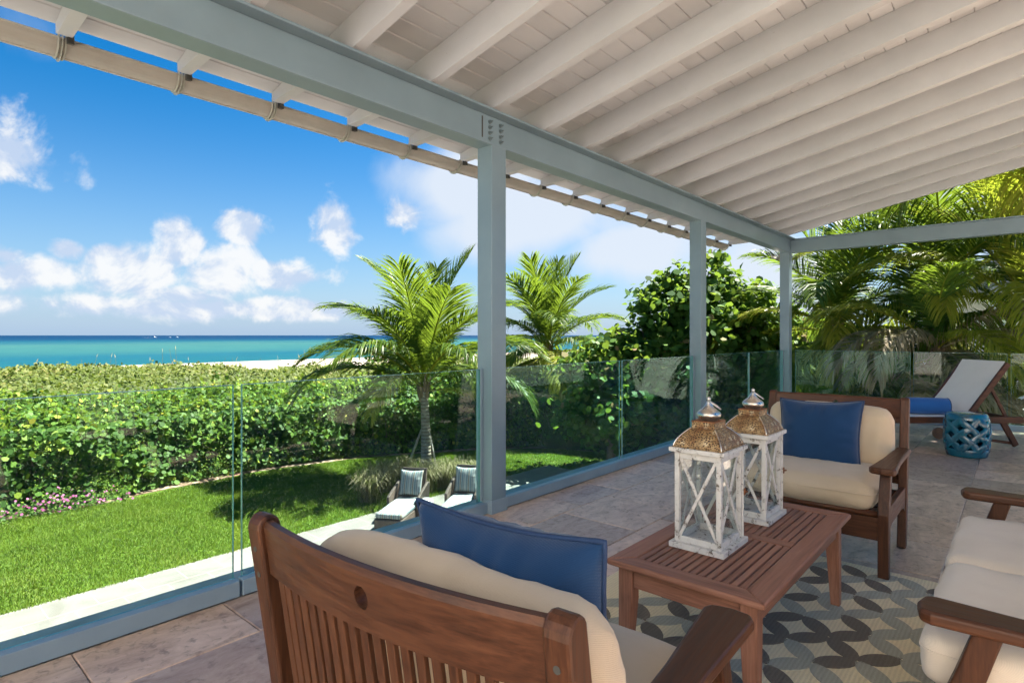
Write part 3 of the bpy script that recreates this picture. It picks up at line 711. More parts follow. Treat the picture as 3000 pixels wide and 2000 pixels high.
# ------------------------------------------------------------------ armchairs and loveseat (built facing local +X)
def chair_frame(name, label, cat, loc, rz_, hw, nslat, group=None):
    c = thing(name, label, cat, loc, rz_, group)
    TOP = 0.925
    def bx(z): return -0.365 - 0.15 * z                                         # rake of the back
    def bow(y): return -0.045 * (1 - (y / hw) ** 2)
    for s in (-1, 1):
        yc = s * hw
        # back post runs from the floor to a rounded top
        pts = [(bx(0) + 0.035, 0.0), (bx(0.3) + 0.034, 0.3), (bx(0.6) + 0.032, 0.6), (bx(TOP) + 0.028, TOP - 0.03)]
        top = [(bx(TOP) + 0.028 * math.cos(a), TOP - 0.03 + 0.03 * math.sin(a)) for a in (math.pi * k / 8 for k in range(1, 8))]
        back = [(bx(TOP) - 0.028, TOP - 0.03), (bx(0.6) - 0.032, 0.6), (bx(0.3) - 0.034, 0.3), (bx(0) - 0.03, 0.0)]
        p = MB().prism(pts + top + back, 1, yc - 0.024, yc + 0.024).obj('back_post', wood_z, c, bevel=0.006)
        plug = MB()
        for z in (TOP - 0.075, TOP - 0.135):
            plug.tube([(bx(z) - 0.030, yc, z), (bx(z) - 0.0335, yc, z)], 0.0065, 10)
        plug.obj('dowel_plug', M_dark, p)
        # front leg: straight to the seat then kicked back under the arm
        fl = [(0.30, 0.0), (0.30, 0.35), (0.265, 0.45), (0.225, 0.575), (0.165, 0.575), (0.195, 0.47), (0.225, 0.36), (0.238, 0.20), (0.246, 0.0)]
        MB().prism(fl, 1, yc - 0.026, yc + 0.026).obj('front_leg', wood_z, c, bevel=0.005)
        # flat arm, wider towards the front, softly rounded
        w0, w1 = 0.038, 0.064
        ap = [(-0.44, yc - w0), (0.0, yc - w0 - 0.008), (0.31, yc - w1), (0.335, yc - w1 + 0.012), (0.345, yc), (0.335, yc + w1 - 0.012), (0.31, yc + w1), (0.0, yc + w0 + 0.008), (-0.44, yc + w0)]
        MB().prism(ap, 2, 0.5755, 0.612).obj('arm', wood_x, c, bevel=0.011, seg=3)
        # side rail with arched lower edge
        sp2 = [(-0.40, 0.37), (0.235, 0.37), (0.235, 0.22), (0.19, 0.25), (0.10, 0.265), (-0.25, 0.265), (-0.33, 0.25), (-0.37, 0.22), (-0.385, 0.22)]
        MB().prism(sp2, 1, yc - 0.016, yc + 0.016).obj('side_rail', wood_x, c, bevel=0.003)
    y0, y1 = -hw + 0.0245, hw - 0.0245
    # top rail: bowed plank with an oval hand hole
    def ring_obj():
        m = MB(); z0, z1 = TOP - 0.132, TOP - 0.012; hz, hr, hrz = (z0 + z1) / 2 + 0.004, 0.018, 0.022
        th = 0.014
        def P(y, z, s): return (bx(z) + bow(y) + s * th, y, z)
        ys_l = [y0 + (-0.05 - y0) * k / 8 for k in range(9)]; ys_r = [-q for q in ys_l][::-1]
        for ys in (ys_l, ys_r):
            for a_, b_ in zip(ys[:-1], ys[1:]):
                vs = [P(y_, z_, s) for y_ in (a_, b_) for s in (-1, 1) for z_ in (z0, z1 - 0.012)] + [P(y_, z1, s * 0.55) for y_ in (a_, b_) for s in (-1, 1)]
                # 0..3 first section: (s-,z0),(s-,z1),(s+,z0),(s+,z1); 4..7 second; 8..11 rounded top edge
                m.add(vs, [(0, 4, 5, 1), (2, 3, 7, 6), (0, 2, 6, 4), (1, 5, 10, 8), (3, 9, 11, 7), (8, 10, 11, 9)])
        n = 24; sq = []; ci = []
        for k in range(n):
            a = 2 * math.pi * k / n; ca, sa = math.cos(a), math.sin(a)
            q = 1 / max(abs(ca), abs(sa)); yq = 0.05 * ca * q; zq = hz + (sa * q) * ((z1 - 0.012 - hz) if sa > 0 else (hz - z0))
            sq.append((yq, zq)); ci.append((hr * ca, hz + hrz * sa))
        vs = []
        for s in (-1, 1):
            vs += [P(a, b, s) for a, b in sq] + [P(a, b, s) for a, b in ci]
        fs = []
        for k in range(n):
            j = (k + 1) % n
            fs += [(k, j, n + j, n + k), (2 * n + k, 3 * n + k, 3 * n + j, 2 * n + j), (n + k, n + j, 3 * n + j, 3 * n + k)]
        m.add(vs, fs)
        for a_, b_ in ((-0.05, 0.0), (0.0, 0.05)):
            vs = [P(y_, z1 - 0.012, s) for y_ in (a_, b_) for s in (-1, 1)] + [P(y_, z1, s * 0.55) for y_ in (a_, b_) for s in (-1, 1)] + [P(y_, z0, s) for y_ in (a_, b_) for s in (-1, 1)]
            m.add(vs, [(0, 2, 6, 4), (1, 5, 7, 3), (4, 6, 7, 5), (8, 9, 11, 10)])
        return m
    ring_obj().obj('top_rail', wood_y, c)
    # slats
    for k in range(nslat):
        y = y0 + 0.02 + (y1 - y0 - 0.04) * (k + 0.5) / nslat; z0, z1 = 0.44, TOP - 0.1315
        a = Vector((bx(z0) + bow(y) * 0.9, y, z0)); b = Vector((bx(z1) + bow(y), y, z1))
        MB().bar(a, b, 0.012, 0.021, (0, 1, 0)).obj('back_slat', wood_z, c, bevel=0.002)
    lr = MB()
    for k in range(12):
        ya = y0 + (y1 - y0) * k / 12; yb = y0 + (y1 - y0) * (k + 1) / 12
        lr.add([(bx(z) + bow(yy) * 0.9 + s * 0.013, yy, z) for yy in (ya, yb) for s in (-1, 1) for z in (0.38, 0.4405)], [(0, 4, 5, 1), (2, 3, 7, 6), (0, 2, 6, 4), (1, 5, 7, 3)])
    lr.obj('lower_back_rail', wood_y, c)
    MB().box(0.248, 0.276, y0 + 0.002, y1 - 0.002, 0.20, 0.325).obj('front_apron', wood_y, c, bevel=0.003)
    MB().tube([(0.272, y0 + 0.001, 0.345), (0.272, y1 - 0.001, 0.345)], 0.019, 10).obj('front_seat_rail', wood_y, c, smooth=True)
    MB().box(-0.40, -0.375, y0 + 0.002, y1 - 0.002, 0.25, 0.345).obj('rear_apron', wood_y, c, bevel=0.003)
    for k in range(7):
        x = -0.35 + 0.085 * k
        MB().box(x, x + 0.055, y0 + 0.018, y1 - 0.018, 0.335, 0.352).obj('seat_slat', wood_y, c, bevel=0.002)
    return c
def put(o, base, lx, ly, lz, ry=0.0, rx=0.0):
    """place a loose cushion using a chair's local frame"""
    m = Matrix.Translation(base.location) @ Matrix.Rotation(base.rotation_euler.z, 4, 'Z')
    o.location = m @ Vector((lx, ly, lz)); o.rotation_mode = 'QUATERNION'
    o.rotation_quaternion = (Matrix.Rotation(base.rotation_euler.z, 4, 'Z') @ Matrix.Rotation(ry, 4, 'Y') @ Matrix.Rotation(rx, 4, 'X')).to_quaternion()
    return o
def seam_loop(sx, sy, z, r):
    pts = []
    for cx_, cy_, a0 in ((sx / 2 - r, sy / 2 - r, 0), (-sx / 2 + r, sy / 2 - r, 90), (-sx / 2 + r, -sy / 2 + r, 180), (sx / 2 - r, -sy / 2 + r, 270)):
        for k in range(6): a = R(a0 + 18 * k); pts.append((cx_ + r * math.cos(a), cy_ + r * math.sin(a), z))
    return pts
# --- near chair (seen from behind)
near = chair_frame('armchair', 'slatted brown teak armchair seen from behind with oval hole in its top rail', 'armchair', (1.15, 0.935, 0.004), R(5), 0.395, 20)
far = chair_frame('armchair', 'teak armchair facing the coffee table, standing before the far end of the porch', 'armchair', (3.98, 0.965, 0.004), R(180), 0.405, 20)
o = link('seat_cushion', cushion_mesh('seat_cushion', 0.68, 0.71, 0.145, 0.06, 0.030, 0.006, seed=3), M_beige); put(o, near, -0.02, 0.0, 0.432, 0.02); MB().tube(seam_loop(0.70, 0.73, 0.02, 0.055), 0.0032, 5, closed=True).obj('seam', M_beige, o); tag(o, 'beige seat cushion on the armchair seen from behind', 'cushion')
o = link('back_cushion', cushion_mesh('back_cushion', 0.17, 0.775, 0.44, 0.075, 0.02, 0.009, seed=8), M_beige); put(o, near, -0.325, 0.0, 0.635, -0.15); tag(o, 'beige back cushion bulging above the slatted armchair rail', 'cushion')
o = link('seat_cushion', cushion_mesh('seat_cushion', 0.66, 0.72, 0.16, 0.07, 0.030, 0.006, seed=13), M_beige); put(o, far, -0.01, 0.0, 0.436, 0.02); MB().tube(seam_loop(0.685, 0.74, 0.025, 0.06), 0.0032, 5, closed=True).obj('seam', M_beige, o); tag(o, 'beige seat cushion on the armchair facing the coffee table', 'cushion')
o = link('back_cushion', cushion_mesh('back_cushion', 0.16, 0.73, 0.42, 0.07, 0.02, 0.008, seed=18), M_beige); put(o, far, -0.315, 0.0, 0.652, -0.15); tag(o, 'beige back cushion behind the square blue pillow on the facing armchair', 'cushion')
throw_pillow('dark navy piped pillow leaning inside the armchair seen from behind', (0.965, 0.84, 0.705), R(6), -0.22, 0.50, 0.49, 0.27, M_navy, M_navy_pipe, 2)
throw_pillow('square navy pillow with white label on the armchair facing the table', (4.14, 0.985, 0.672), R(178), -0.28, 0.51, 0.50, 0.22, M_navy, M_navy_pipe, 5, True, roll=R(2))
# --- loveseat
sofa = chair_frame('loveseat', 'teak loveseat with cream cushions beside the rug', 'loveseat', (2.66, -0.135, 0.004), R(90), 0.76, 40)
for k in (-1, 1):
    o = link('seat_cushion', cushion_mesh('seat_cushion', 0.70, 0.725, 0.15, 0.042, 0.012, 0.007, seed=20 + k), M_sofa)
    put(o, sofa, -0.005, -k * 0.365, 0.437, 0.0)
    MB().tube(seam_loop(0.705, 0.73, 0.03, 0.05), 0.003, 5, closed=True).obj('seam', M_sofa, o)
    tag(o, 'cream loveseat seat cushion %s' % ('beside the arm nearer the slatted armchair' if k < 0 else 'beside the arm nearer the blue ceramic stool'), 'cushion')
    b = link('back_cushion', cushion_mesh('back_cushion', 0.17, 0.725, 0.50, 0.07, 0.02, 0.008, seed=30 + k), M_sofa); put(b, sofa, -0.315, -k * 0.365, 0.735, -0.15)
    tag(b, 'cream loveseat back cushion %s' % ('beside the arm nearer the slatted armchair' if k < 0 else 'beside the arm nearer the blue ceramic stool'), 'cushion')

# ------------------------------------------------------------------ rug
RX0, RX1, RY0, RY1 = 1.30, 3.83, 0.10, 1.70
rug = thing('rug', 'cream area rug with charcoal and slate leaf pattern under the coffee table', 'rug', (2.5, 0.9, 0))
rb = MB().box(RX0, RX1, RY0, RY1, 0.0012, 0.009).obj('pile', M_rugbase, rug, bevel=0.003); rb.location = (-2.5, -0.9, 0)
stp = 0.190; prng = random.Random(5)
def petal(mat):
    h = 0.5 * stp * 0.94; n = 7; top = []
    for k in range(n + 1):
        u = -1 + 2 * k / n; top.append((u * h, 0.013 + 0.031 * (1 - abs(u) ** 2.5)))
    poly = top + [(a, -b) for a, b in top[::-1]]
    m = MB().prism(poly, 2, 0.0, 0.004).mesh('leaf_motif'); m.materials.append(mat); return m
pm = {0: petal(M_rugdark), 1: petal(M_ruggrey)}
ox, oy = 2.956, 0.766
c45 = math.sqrt(0.5)
runs = {}                                             # along each line of the weave two to four motifs in turn share a colour
for d in (0, 1):
    for line in range(-16, 17):
        seq = []; k_ = prng.randint(0, 1)
        while len(seq) < 40: seq += [k_] * prng.choice((1, 2, 2, 3, 3)); k_ = 1 - k_
        runs[d, line] = seq
for i in range(-16, 17):
    for j in range(-16, 17):
        for d in (0, 1):
            a = (i + (0.5 if d == 0 else 0)) * stp; b = (j + (0.5 if d == 1 else 0)) * stp
            x = ox + c45 * (a - b) ; y = oy + c45 * (-a - b)
            rr = prng.random()
            if RX0 + 0.075 < x < RX1 - 0.075 and RY0 + 0.075 < y < RY1 - 0.075:
                line, pos_ = (j, i) if d == 0 else (i, j)
                kk = runs[d, line][pos_ + 16]
                piece('leaf_motif', pm[kk], rug, (x - 2.5, y - 0.9, 0.0085), (0, 0, R(-45 if d == 0 else -135)))

# ------------------------------------------------------------------ coffee table
TX0, TX1, TY0, TY1, TZ = 1.955, 3.235, 0.625, 1.225, 0.455
tb = thing('coffee_table', 'weathered teak coffee table with slatted top', 'table', ((TX0 + TX1) / 2, (TY0 + TY1) / 2, 0.009))
TO = Vector(((TX0 + TX1) / 2, (TY0 + TY1) / 2, 0.009))
def tp(mb, name, mat, **k):
    o = mb.obj(name, mat, tb, **k); o.location = -TO; return o
fw = 0.088; th = 0.024
def mitre(poly): return MB().prism(poly, 2, TZ - th, TZ)
g = 0.0006
tp(mitre([(TX0, TY0), (TX1, TY0), (TX1 - fw, TY0 + fw), (TX0 + fw, TY0 + fw)]), 'top_frame', table_x, bevel=0.007, seg=3)
tp(mitre([(TX0, TY1), (TX1, TY1), (TX1 - fw, TY1 - fw), (TX0 + fw, TY1 - fw)]), 'top_frame', table_x, bevel=0.007, seg=3)
tp(mitre([(TX0, TY0 + g), (TX0, TY1 - g), (TX0 + fw, TY1 - fw - g), (TX0 + fw, TY0 + fw + g)]), 'top_frame', table_y, bevel=0.007, seg=3)
tp(mitre([(TX1, TY0 + g), (TX1, TY1 - g), (TX1 - fw, TY1 - fw - g), (TX1 - fw, TY0 + fw + g)]), 'top_frame', table_y, bevel=0.007, seg=3)
xm = (TX0 + TX1) / 2
tp(MB().box(xm - 0.033, xm + 0.033, TY0 + fw + 0.001, TY1 - fw - 0.001, TZ - th, TZ - 0.001), 'cross_bar', table_y, bevel=0.004)
ns = 14; wy = (TY1 - TY0 - 2 * fw) / ns
for k in range(ns):
    ya = TY0 + fw + k * wy + 0.0036
    for a, b in ((TX0 + fw + 0.001, xm - 0.034), (xm + 0.034, TX1 - fw - 0.001)):
        tp(MB().box(a, b, ya, ya + wy - 0.0072, TZ - th + 0.002, TZ - 0.002), 'top_slat', table_x, bevel=0.003)
for x, sx in ((TX0 + 0.035, 1), (TX1 - 0.035, -1)):
    for y, sy in ((TY0 + 0.035, 1), (TY1 - 0.035, -1)):
        m = MB(); a, b = 0.058, 0.040
        m.add([(x, y, TZ - th), (x + sx * a, y, TZ - th), (x + sx * a, y + sy * a, TZ - th), (x, y + sy * a, TZ - th), (x, y, 0.3), (x + sx * a, y, 0.3), (x + sx * a, y + sy * a, 0.3), (x, y + sy * a, 0.3), (x, y, 0.0135), (x + sx * b, y, 0.0135), (x + sx * b, y + sy * b, 0.0135), (x, y + sy * b, 0.0135)],
              [(0, 1, 2, 3), (0, 1, 5, 4), (1, 2, 6, 5), (2, 3, 7, 6), (3, 0, 4, 7), (4, 5, 9, 8), (5, 6, 10, 9), (6, 7, 11, 10), (7, 4, 8, 11), (8, 9, 10, 11)])
        tp(m, 'leg', table_z, bevel=0.003)
for yy in (TY0 + 0.045, TY1 - 0.065): tp(MB().box(TX0 + 0.094, TX1 - 0.094, yy, yy + 0.02, TZ - 0.105, TZ - th - 0.001), 'apron', table_x, bevel=0.003)
for xx in (TX0 + 0.045, TX1 - 0.065): tp(MB().box(xx, xx + 0.02, TY0 + 0.094, TY1 - 0.094, TZ - 0.105, TZ - th - 0.001), 'apron', table_y, bevel=0.003)

# ------------------------------------------------------------------ lanterns
def lantern(label, x, y, rz_=0.0):
    L = thing('lantern', label, 'lantern', (x, y, TZ), rz_)
    sx, sy, H = 0.235, 0.195, 0.395
    hx, hy = sx / 2, sy / 2; q = 0.020
    def P(mb, name, mat, **k): return mb.obj(name, mat, L, **k)
    b = P(MB().box(-hx - 0.018, hx + 0.018, -hy - 0.018, hy + 0.018, 0.0, 0.022), 'base_plate', M_shabby, bevel=0.002)
    P(MB().box(-hx - 0.018, hx + 0.018, -hy - 0.018, hy + 0.018, H, H + 0.018), 'top_plate', M_shabby, bevel=0.002)
    for a in (-1, 1):
        for c in (-1, 1):
            P(MB().box(a * hx - (q if a > 0 else 0), a * hx + (q if a < 0 else 0), c * hy - (q if c > 0 else 0), c * hy + (q if c < 0 else 0), 0.0222, H - 0.0003), 'corner_post', M_shabby, bevel=0.002)
    z0, z1 = 0.0225, H - 0.0005
    for a in (-1, 1):
        xo = a * (hx - 0.010); yo = a * (hy - 0.010)
        for (zA, zB, nm) in ((z0, z0 + 0.026, 'bottom_rail'), (z1 - 0.026, z1, 'top_rail')):
            P(MB().box(xo - 0.007, xo + 0.007, -hy + q + .0003, hy - q - .0003, zA, zB), nm, M_shabby, bevel=0.0015)
            P(MB().box(-hx + q + .0003, hx - q - .0003, yo - 0.007, yo + 0.007, zA, zB), nm, M_shabby, bevel=0.0015)
        zl, zh = z0 + 0.027, z1 - 0.027
        ya, yb = -hy + q + 0.002, hy - q - 0.002; xa, xb = -hx + q + 0.002, hx - q - 0.002
        for e, (s0, s1) in enumerate(((zl, zh), (zh, zl))):
            o1 = xo + a * (0.0035 if e else -0.0035); o2 = yo + a * (0.0035 if e else -0.0035)
            P(MB().bar((o1, ya, s0), (o1, yb, s1), 0.0068, 0.013, (0, 0, 1)), 'cross_brace', M_shabby, bevel=0.001)
            P(MB().bar((xa, o2, s0), (xb, o2, s1), 0.0068, 0.013, (0, 0, 1)), 'cross_brace', M_shabby, bevel=0.001)
        P(MB().box(xo - a * 0.0105 - 0.001, xo - a * 0.0105 + 0.001, ya, yb, zl, zh), 'pane', M_pane)
        P(MB().box(xa, xb, yo - a * 0.0105 - 0.001, yo - a * 0.0105 + 0.001, zl, zh), 'pane', M_pane)
    # hinged door stile and latch on the -Y side
    P(MB().box(hx - q * 0.45, hx - 0.001, -hy - 0.007, -hy - 0.0005, z0, z1), 'door_stile', M_shabby, bevel=0.001)
    lt = MB().box(hx - 0.004, hx + 0.006, -hy - 0.012, -hy - 0.0075, 0.20, 0.228); lt.tube([(hx + 0.001, -hy - 0.014, 0.214), (hx + 0.010, -hy - 0.018, 0.214)], 0.004, 8); P(lt, 'latch', M_rust)
    # pierced domed roof
    zb = H + 0.0185; rings = []
    for k in range(11):
        f = k / 10; zz = zb + 0.076 * f; sc = (1 - f ** 1.75) * 0.96 + 0.0; wx = 0.061 + (hx + 0.006 - 0.061) * sc; wy_ = 0.051 + (hy + 0.006 - 0.051) * sc
        rings.append([(sxx * wx, syy * wy_, zz) for sxx, syy in ((-1, -1), (1, -1), (1, 1), (-1, 1))])
    m = MB(); vs = [p for r_ in rings for p in r_]; fs = []
    for k in range(10):
        for e in range(4): fs.append((k * 4 + e, k * 4 + (e + 1) % 4, (k + 1) * 4 + (e + 1) % 4, (k + 1) * 4 + e))
    m.add(vs, fs); rf_ = P(m, 'roof', M_filigree)
    for sxx, syy in ((-1, -1), (1, -1), (1, 1), (-1, 1)):
        MB().tube([(r_[{(-1, -1): 0, (1, -1): 1, (1, 1): 2, (-1, 1): 3}[(sxx, syy)]]) for r_ in rings], 0.0022, 6).obj('hip_bead', M_nickel, rf_)
    MB().box(-hx - 0.008, hx + 0.008, -hy - 0.008, hy + 0.008, zb - 0.0003, zb + 0.004).obj('roof_rim', M_filigree, rf_)
    zn = zb + 0.0762
    P(MB().box(-0.0585, 0.0585, -0.0485, 0.0485, zn, zn + 0.026), 'neck', M_filigree, bevel=0.001)
    P(MB().box(-0.061, 0.061, -0.051, 0.051, zn + 0.0262, zn + 0.030), 'neck_plate', M_rust, bevel=0.001)
    z = zn + 0.0302
    pr = [(0.036, z), (0.034, z + 0.005), (0.043, z + 0.010), (0.0485, z + 0.018), (0.0495, z + 0.025), (0.047, z + 0.032), (0.040, z + 0.039), (0.030, z + 0.046), (0.021, z + 0.054), (0.0145, z + 0.064), (0.011, z + 0.074), (0.009, z + 0.080)]
    fi = P(MB().lathe(pr, 28), 'finial', M_nickel, smooth=True)
    kz = z + 0.088
    MB().lathe([(0.003, kz - 0.009), (0.0078, kz - 0.004), (0.009, kz), (0.0075, kz + 0.005), (0.002, kz + 0.009)], 16).obj('knob', M_nickel, fi, smooth=True)
    rc = Vector((0.0, -0.028, kz - 0.022)); pts = []
    ax1 = Vector((0.30, -0.68, -0.55)).normalized(); ax2 = Vector((0.9, 0.35, 0.0)).normalized()
    top = Vector((0.0, 0.0, kz - 0.006))
    for k in range(28):
        a = 2 * math.pi * k / 28; pts.append(top + ax1 * (0.030 - 0.030 * math.cos(a)) + ax2 * 0.022 * math.sin(a))
    MB().tube(pts, 0.0026, 6, closed=True).obj('carrying_ring', M_nickel, fi, smooth=True)
    return L
lantern('distressed white lantern with gilt roof standing nearer the slatted armchair end of the table', 2.375, 0.985)
lantern('distressed white lantern with gilt roof standing nearer the blue pillow on the facing armchair', 2.895, 0.98)

# ------------------------------------------------------------------ garden stools (pierced lattice barrels)
def stool(name, label, loc, rz_, rad, H, mat, n=8):
    s = thing(name, label, 'stool', loc, rz_)
    def rr(f): return rad * (0.83 + 0.17 * math.sin(math.pi * (0.06 + 0.88 * f)) ** 0.8)
    body = MB(); za, zb = 0.17 * H, 0.86 * H; steps = 22
    for k in range(n):
        for dirn in (1, -1):
            prev = None
            for i in range(steps + 1):
                f = i / steps; z = za + (zb - za) * f; a = 2 * math.pi * k / n + dirn * (f - 0.5) * 2 * math.pi / n * 2.05
                wv = math.sin(f * math.pi * 4.1 + (0 if dirn > 0 else math.pi)) * 0.006
                r_ = rr(z / H) + wv; hw_ = 0.036
                rad_v = Vector((math.cos(a), math.sin(a), 0)); tan = Vector((-math.sin(a), math.cos(a), 0))
                tg = (tan * dirn * r_ * 2 * math.pi / n * 2.05 + Vector((0, 0, zb - za))).normalized(); sd = rad_v.cross(tg).normalized() * hw_
                c = rad_v * r_ + Vector((0, 0, z))
                cur = [c + sd + rad_v * 0.0, c + sd * 0.7 + rad_v * 0.007, c - sd * 0.7 + rad_v * 0.007, c - sd, c - sd - rad_v * 0.014, c + sd - rad_v * 0.014]
                if prev is not None:
                    body.add(prev + cur, [(e, (e + 1) % 6, 6 + (e + 1) % 6, 6 + e) for e in range(6)])
                prev = cur
    body.obj('lattice', mat, s, smooth=True)
    t0 = 0.015
    MB().lathe([(rr(0) - t0, 0.0), (rr(0.0) + 0.004, 0.003), (rr(0.03) + 0.006, 0.02), (rr(0.1) + 0.003, 0.10 * H), (rr(0.17) + 0.006, 0.17 * H), (rr(0.18), 0.19 * H), (rr(0.18) - t0, 0.19 * H), (rr(0.0) - t0, 0.01)], 40).obj('base_band', mat, s, smooth=True)
    MB().lathe([(rr(0.85) - t0, 0.835 * H), (rr(0.85), 0.835 * H), (rr(0.86) + 0.006, 0.85 * H), (rr(0.9) + 0.008, 0.87 * H), (rr(0.95) + 0.004, 0.95 * H), (rr(1.0), 0.985 * H), (rr(1.0) - 0.012, H), (0.05, H + 0.004), (0.001, H + 0.005)], 40).obj('seat', mat, s, smooth=True)
    return s
stool('garden_stool', 'glossy teal blue ceramic garden stool with pierced lattice sides beside the lounger', (8.14, 0.45, 0.0012), R(12), 0.205, 0.475, M_teal, 7)

# ------------------------------------------------------------------ sun lounger on the terrace (local +X runs from foot to head)
def lounger(loc, rz_):
    l = thing('sun_lounger', 'teak sun lounger with raised taupe sling back beyond the facing armchair', 'lounger', loc, rz_)
    W = 0.335; z = 0.33
    def P(mb, nm, mat, **k): return mb.obj(nm, mat, l, **k)
    for s in (-1, 1):
        P(MB().bar((-1.2, s * W, z), (0.72, s * W, z), 0.032, 0.075), 'side_rail', wood_x, bevel=0.004)
        P(MB().bar((-1.05, s * (W - 0.03), z - 0.02), (-1.12, s * (W - 0.03), 0.0), 0.03, 0.06), 'leg', wood_z, bevel=0.004)
        P(MB().bar((0.50, s * (W - 0.03), z - 0.02), (0.66, s * (W - 0.03), 0.02), 0.03, 0.065), 'leg', wood_z, bevel=0.004)
        P(MB().bar((0.05, s * (W + 0.002), z + 0.02), (0.54, s * (W + 0.002), z + 0.665), 0.034, 0.06), 'back_rail', wood_x, bevel=0.005)
        P(MB().bar((0.36, s * (W - 0.04), z + 0.40), (0.58, s * (W - 0.04), z - 0.03), 0.022, 0.035), 'back_strut', wood_x, bevel=0.003)
        P(MB().bar((0.12, s * (W - 0.045), 0.115), (0.62, s * (W - 0.045), 0.05), 0.02, 0.035), 'stretcher', wood_x, bevel=0.003)
        w = MB(); w.lathe([(0.0, -0.02), (0.068, -0.02), (0.075, -0.014), (0.075, 0.014), (0.068, 0.02), (0.0, 0.02)], 24)
        o = P(w, 'wheel', M_wheel, smooth=False); o.location = (0.16, s * (W - 0.075), 0.076); o.rotation_euler = (R(90), 0, 0)
    for x in (-1.19, -0.3, 0.71): P(MB().box(x - 0.02, x + 0.02, -W + 0.017, W - 0.017, z - 0.03, z + 0.02), 'cross_rail', wood_y, bevel=0.003)
    MBs = MB(); MBs.add([(-1.18, -W + 0.02, z + 0.041), (0.04, -W + 0.02, z + 0.036), (0.04, W - 0.02, z + 0.036), (-1.18, W - 0.02, z + 0.041), (-1.18, -W + 0.02, z + 0.037), (0.04, -W + 0.02, z + 0.032), (0.04, W - 0.02, z + 0.032), (-1.18, W - 0.02, z + 0.037)], [(0, 1, 2, 3), (4, 5, 6, 7), (0, 1, 5, 4), (1, 2, 6, 5), (2, 3, 7, 6), (3, 0, 4, 7)])
    P(MBs, 'seat_sling', M_sling)
    d = Vector((0.49, 0, 0.645)).normalized(); n_ = Vector((-d.z, 0, d.x))
    m = MB(); pts = []
    N_ = 10
    for i in range(N_ + 1):
        f = i / N_; c = Vector((0.05, 0, z + 0.04)) + d * (0.80 * f) + n_ * (0.024 - 0.02 * math.sin(math.pi * f))
        for s in (-1, 1): pts += [c + Vector((0, s * (W - 0.012), 0)), c + Vector((0, s * (W - 0.012), 0)) - n_ * 0.004]
    m.add(pts, [q for i in range(N_) for q in ((4 * i, 4 * i + 2, 4 * i + 6, 4 * i + 4), (4 * i + 1, 4 * i + 5, 4 * i + 7, 4 * i + 3), (4 * i, 4 * i + 4, 4 * i + 5, 4 * i + 1), (4 * i + 2, 4 * i + 3, 4 * i + 7, 4 * i + 6))])
    P(m, 'back_sling', M_sling)
    P(MB().bar((0.53, -W, z + 0.655), (0.53, W, z + 0.655), 0.05, 0.03), 'head_rail', wood_y, bevel=0.004)
    return l
lg_dir = math.atan2(-0.751, 0.66)
LP = Vector((8.90, 0.74, 0.0012))
lounger(LP, lg_dir)
# bolster lying on the lounger
bl = MB(); bp = []
for k in range(13):
    a = math.pi / 2 * k / 12; 
prof_b = [(0.001, -0.235), (0.075, -0.235), (0.092, -0.228), (0.098, -0.21), (0.100, -0.1), (0.101, 0.0), (0.100, 0.1), (0.098, 0.21), (0.092, 0.228), (0.075, 0.235), (0.001, 0.235)]
bl.lathe(prof_b, 40)
bo = bl.obj('bolster_cushion', M_bright, smooth=True)
for s in (-1, 1):
    MB().tube([(0.096 * math.cos(2 * math.pi * k / 32), 0.096 * math.sin(2 * math.pi * k / 32), s * 0.222) for k in range(32)], 0.005, 6, closed=True).obj('piping', M_navy_pipe, bo)
bo.rotation_mode = 'QUATERNION'
bo.rotation_quaternion = (Matrix.Rotation(lg_dir - R(14), 4, 'Z') @ Matrix.Rotation(R(90), 4, 'Y')).to_quaternion()
bo.location = (8.64, 0.86, 0.33 + 0.041 + 0.1005)
tag(bo, 'royal blue round bolster cushion lying on the terrace lounger', 'cushion')

# ------------------------------------------------------------------ garden: ground, paving, lawn, thicket
def hedge_front(x):
    xs = (-60, -12, -6, 2.2, 4.0, 5.7, 7.4, 10.6, 12.1, 14.75, 16.5, 17.2, 18.2); ys = (18, 17.6, 17.2, 17.1, 16.8, 17.2, 17.3, 16.85, 16.0, 14.6, 12.8, 10.4, 3.0)
    return np.interp(x, xs, ys)
# one ground sheet out to the shore
gx = np.concatenate([np.linspace(-4000, -200, 12), np.linspace(-150, 300, 91), np.linspace(350, 4000, 12)]); gy = np.concatenate([[-3000, -300, -60, -20], np.linspace(0, 160, 81), [200, 260]])
def ground_z(x, y):
    z = np.interp(y, [-9999, 40, 52, 66, 90, 125, 140, 200, 260], [G - 0.03, G - 0.03, G + 0.35, G + 0.25, -3.2, -4.35, -4.75, -7, -9])
    return z + 0.25 * np.sin(x * 0.11 + 1.3) * np.interp(y, [40, 60, 90, 120], [0, 1, 1, 0]) + 0.12 * np.sin(x * 0.37 + y * 0.2) * np.interp(y, [40, 60, 90, 120], [0, 1, 1, 0])
XX, YY = np.meshgrid(gx, gy, indexing='ij'); ZZ = ground_z(XX, YY)
nx, ny = XX.shape; I = np.arange(nx * ny).reshape(nx, ny)
me = np_mesh('ground', np.stack([XX, YY, ZZ], -1).reshape(-1, 3), np.stack([I[:-1, :-1], I[1:, :-1], I[1:, 1:], I[:-1, 1:]], -1).reshape(-1, 4), None, M_sand); me.shade_smooth()
tag(link('beach', me, M_sand), kind='structure')
sea = MB().add([(-40000, 100, -4.5), (40000, 100, -4.5), (40000, 45000, -4.5), (-40000, 45000, -4.5)], [(0, 1, 2, 3)]).obj('sea', M_sea); tag(sea, kind='structure')
pv = MB().box(-14, 14.2, 2.7, 11.03, G - 0.25, G + 0.012).obj('paving', M_deck); tag(pv, kind='structure')
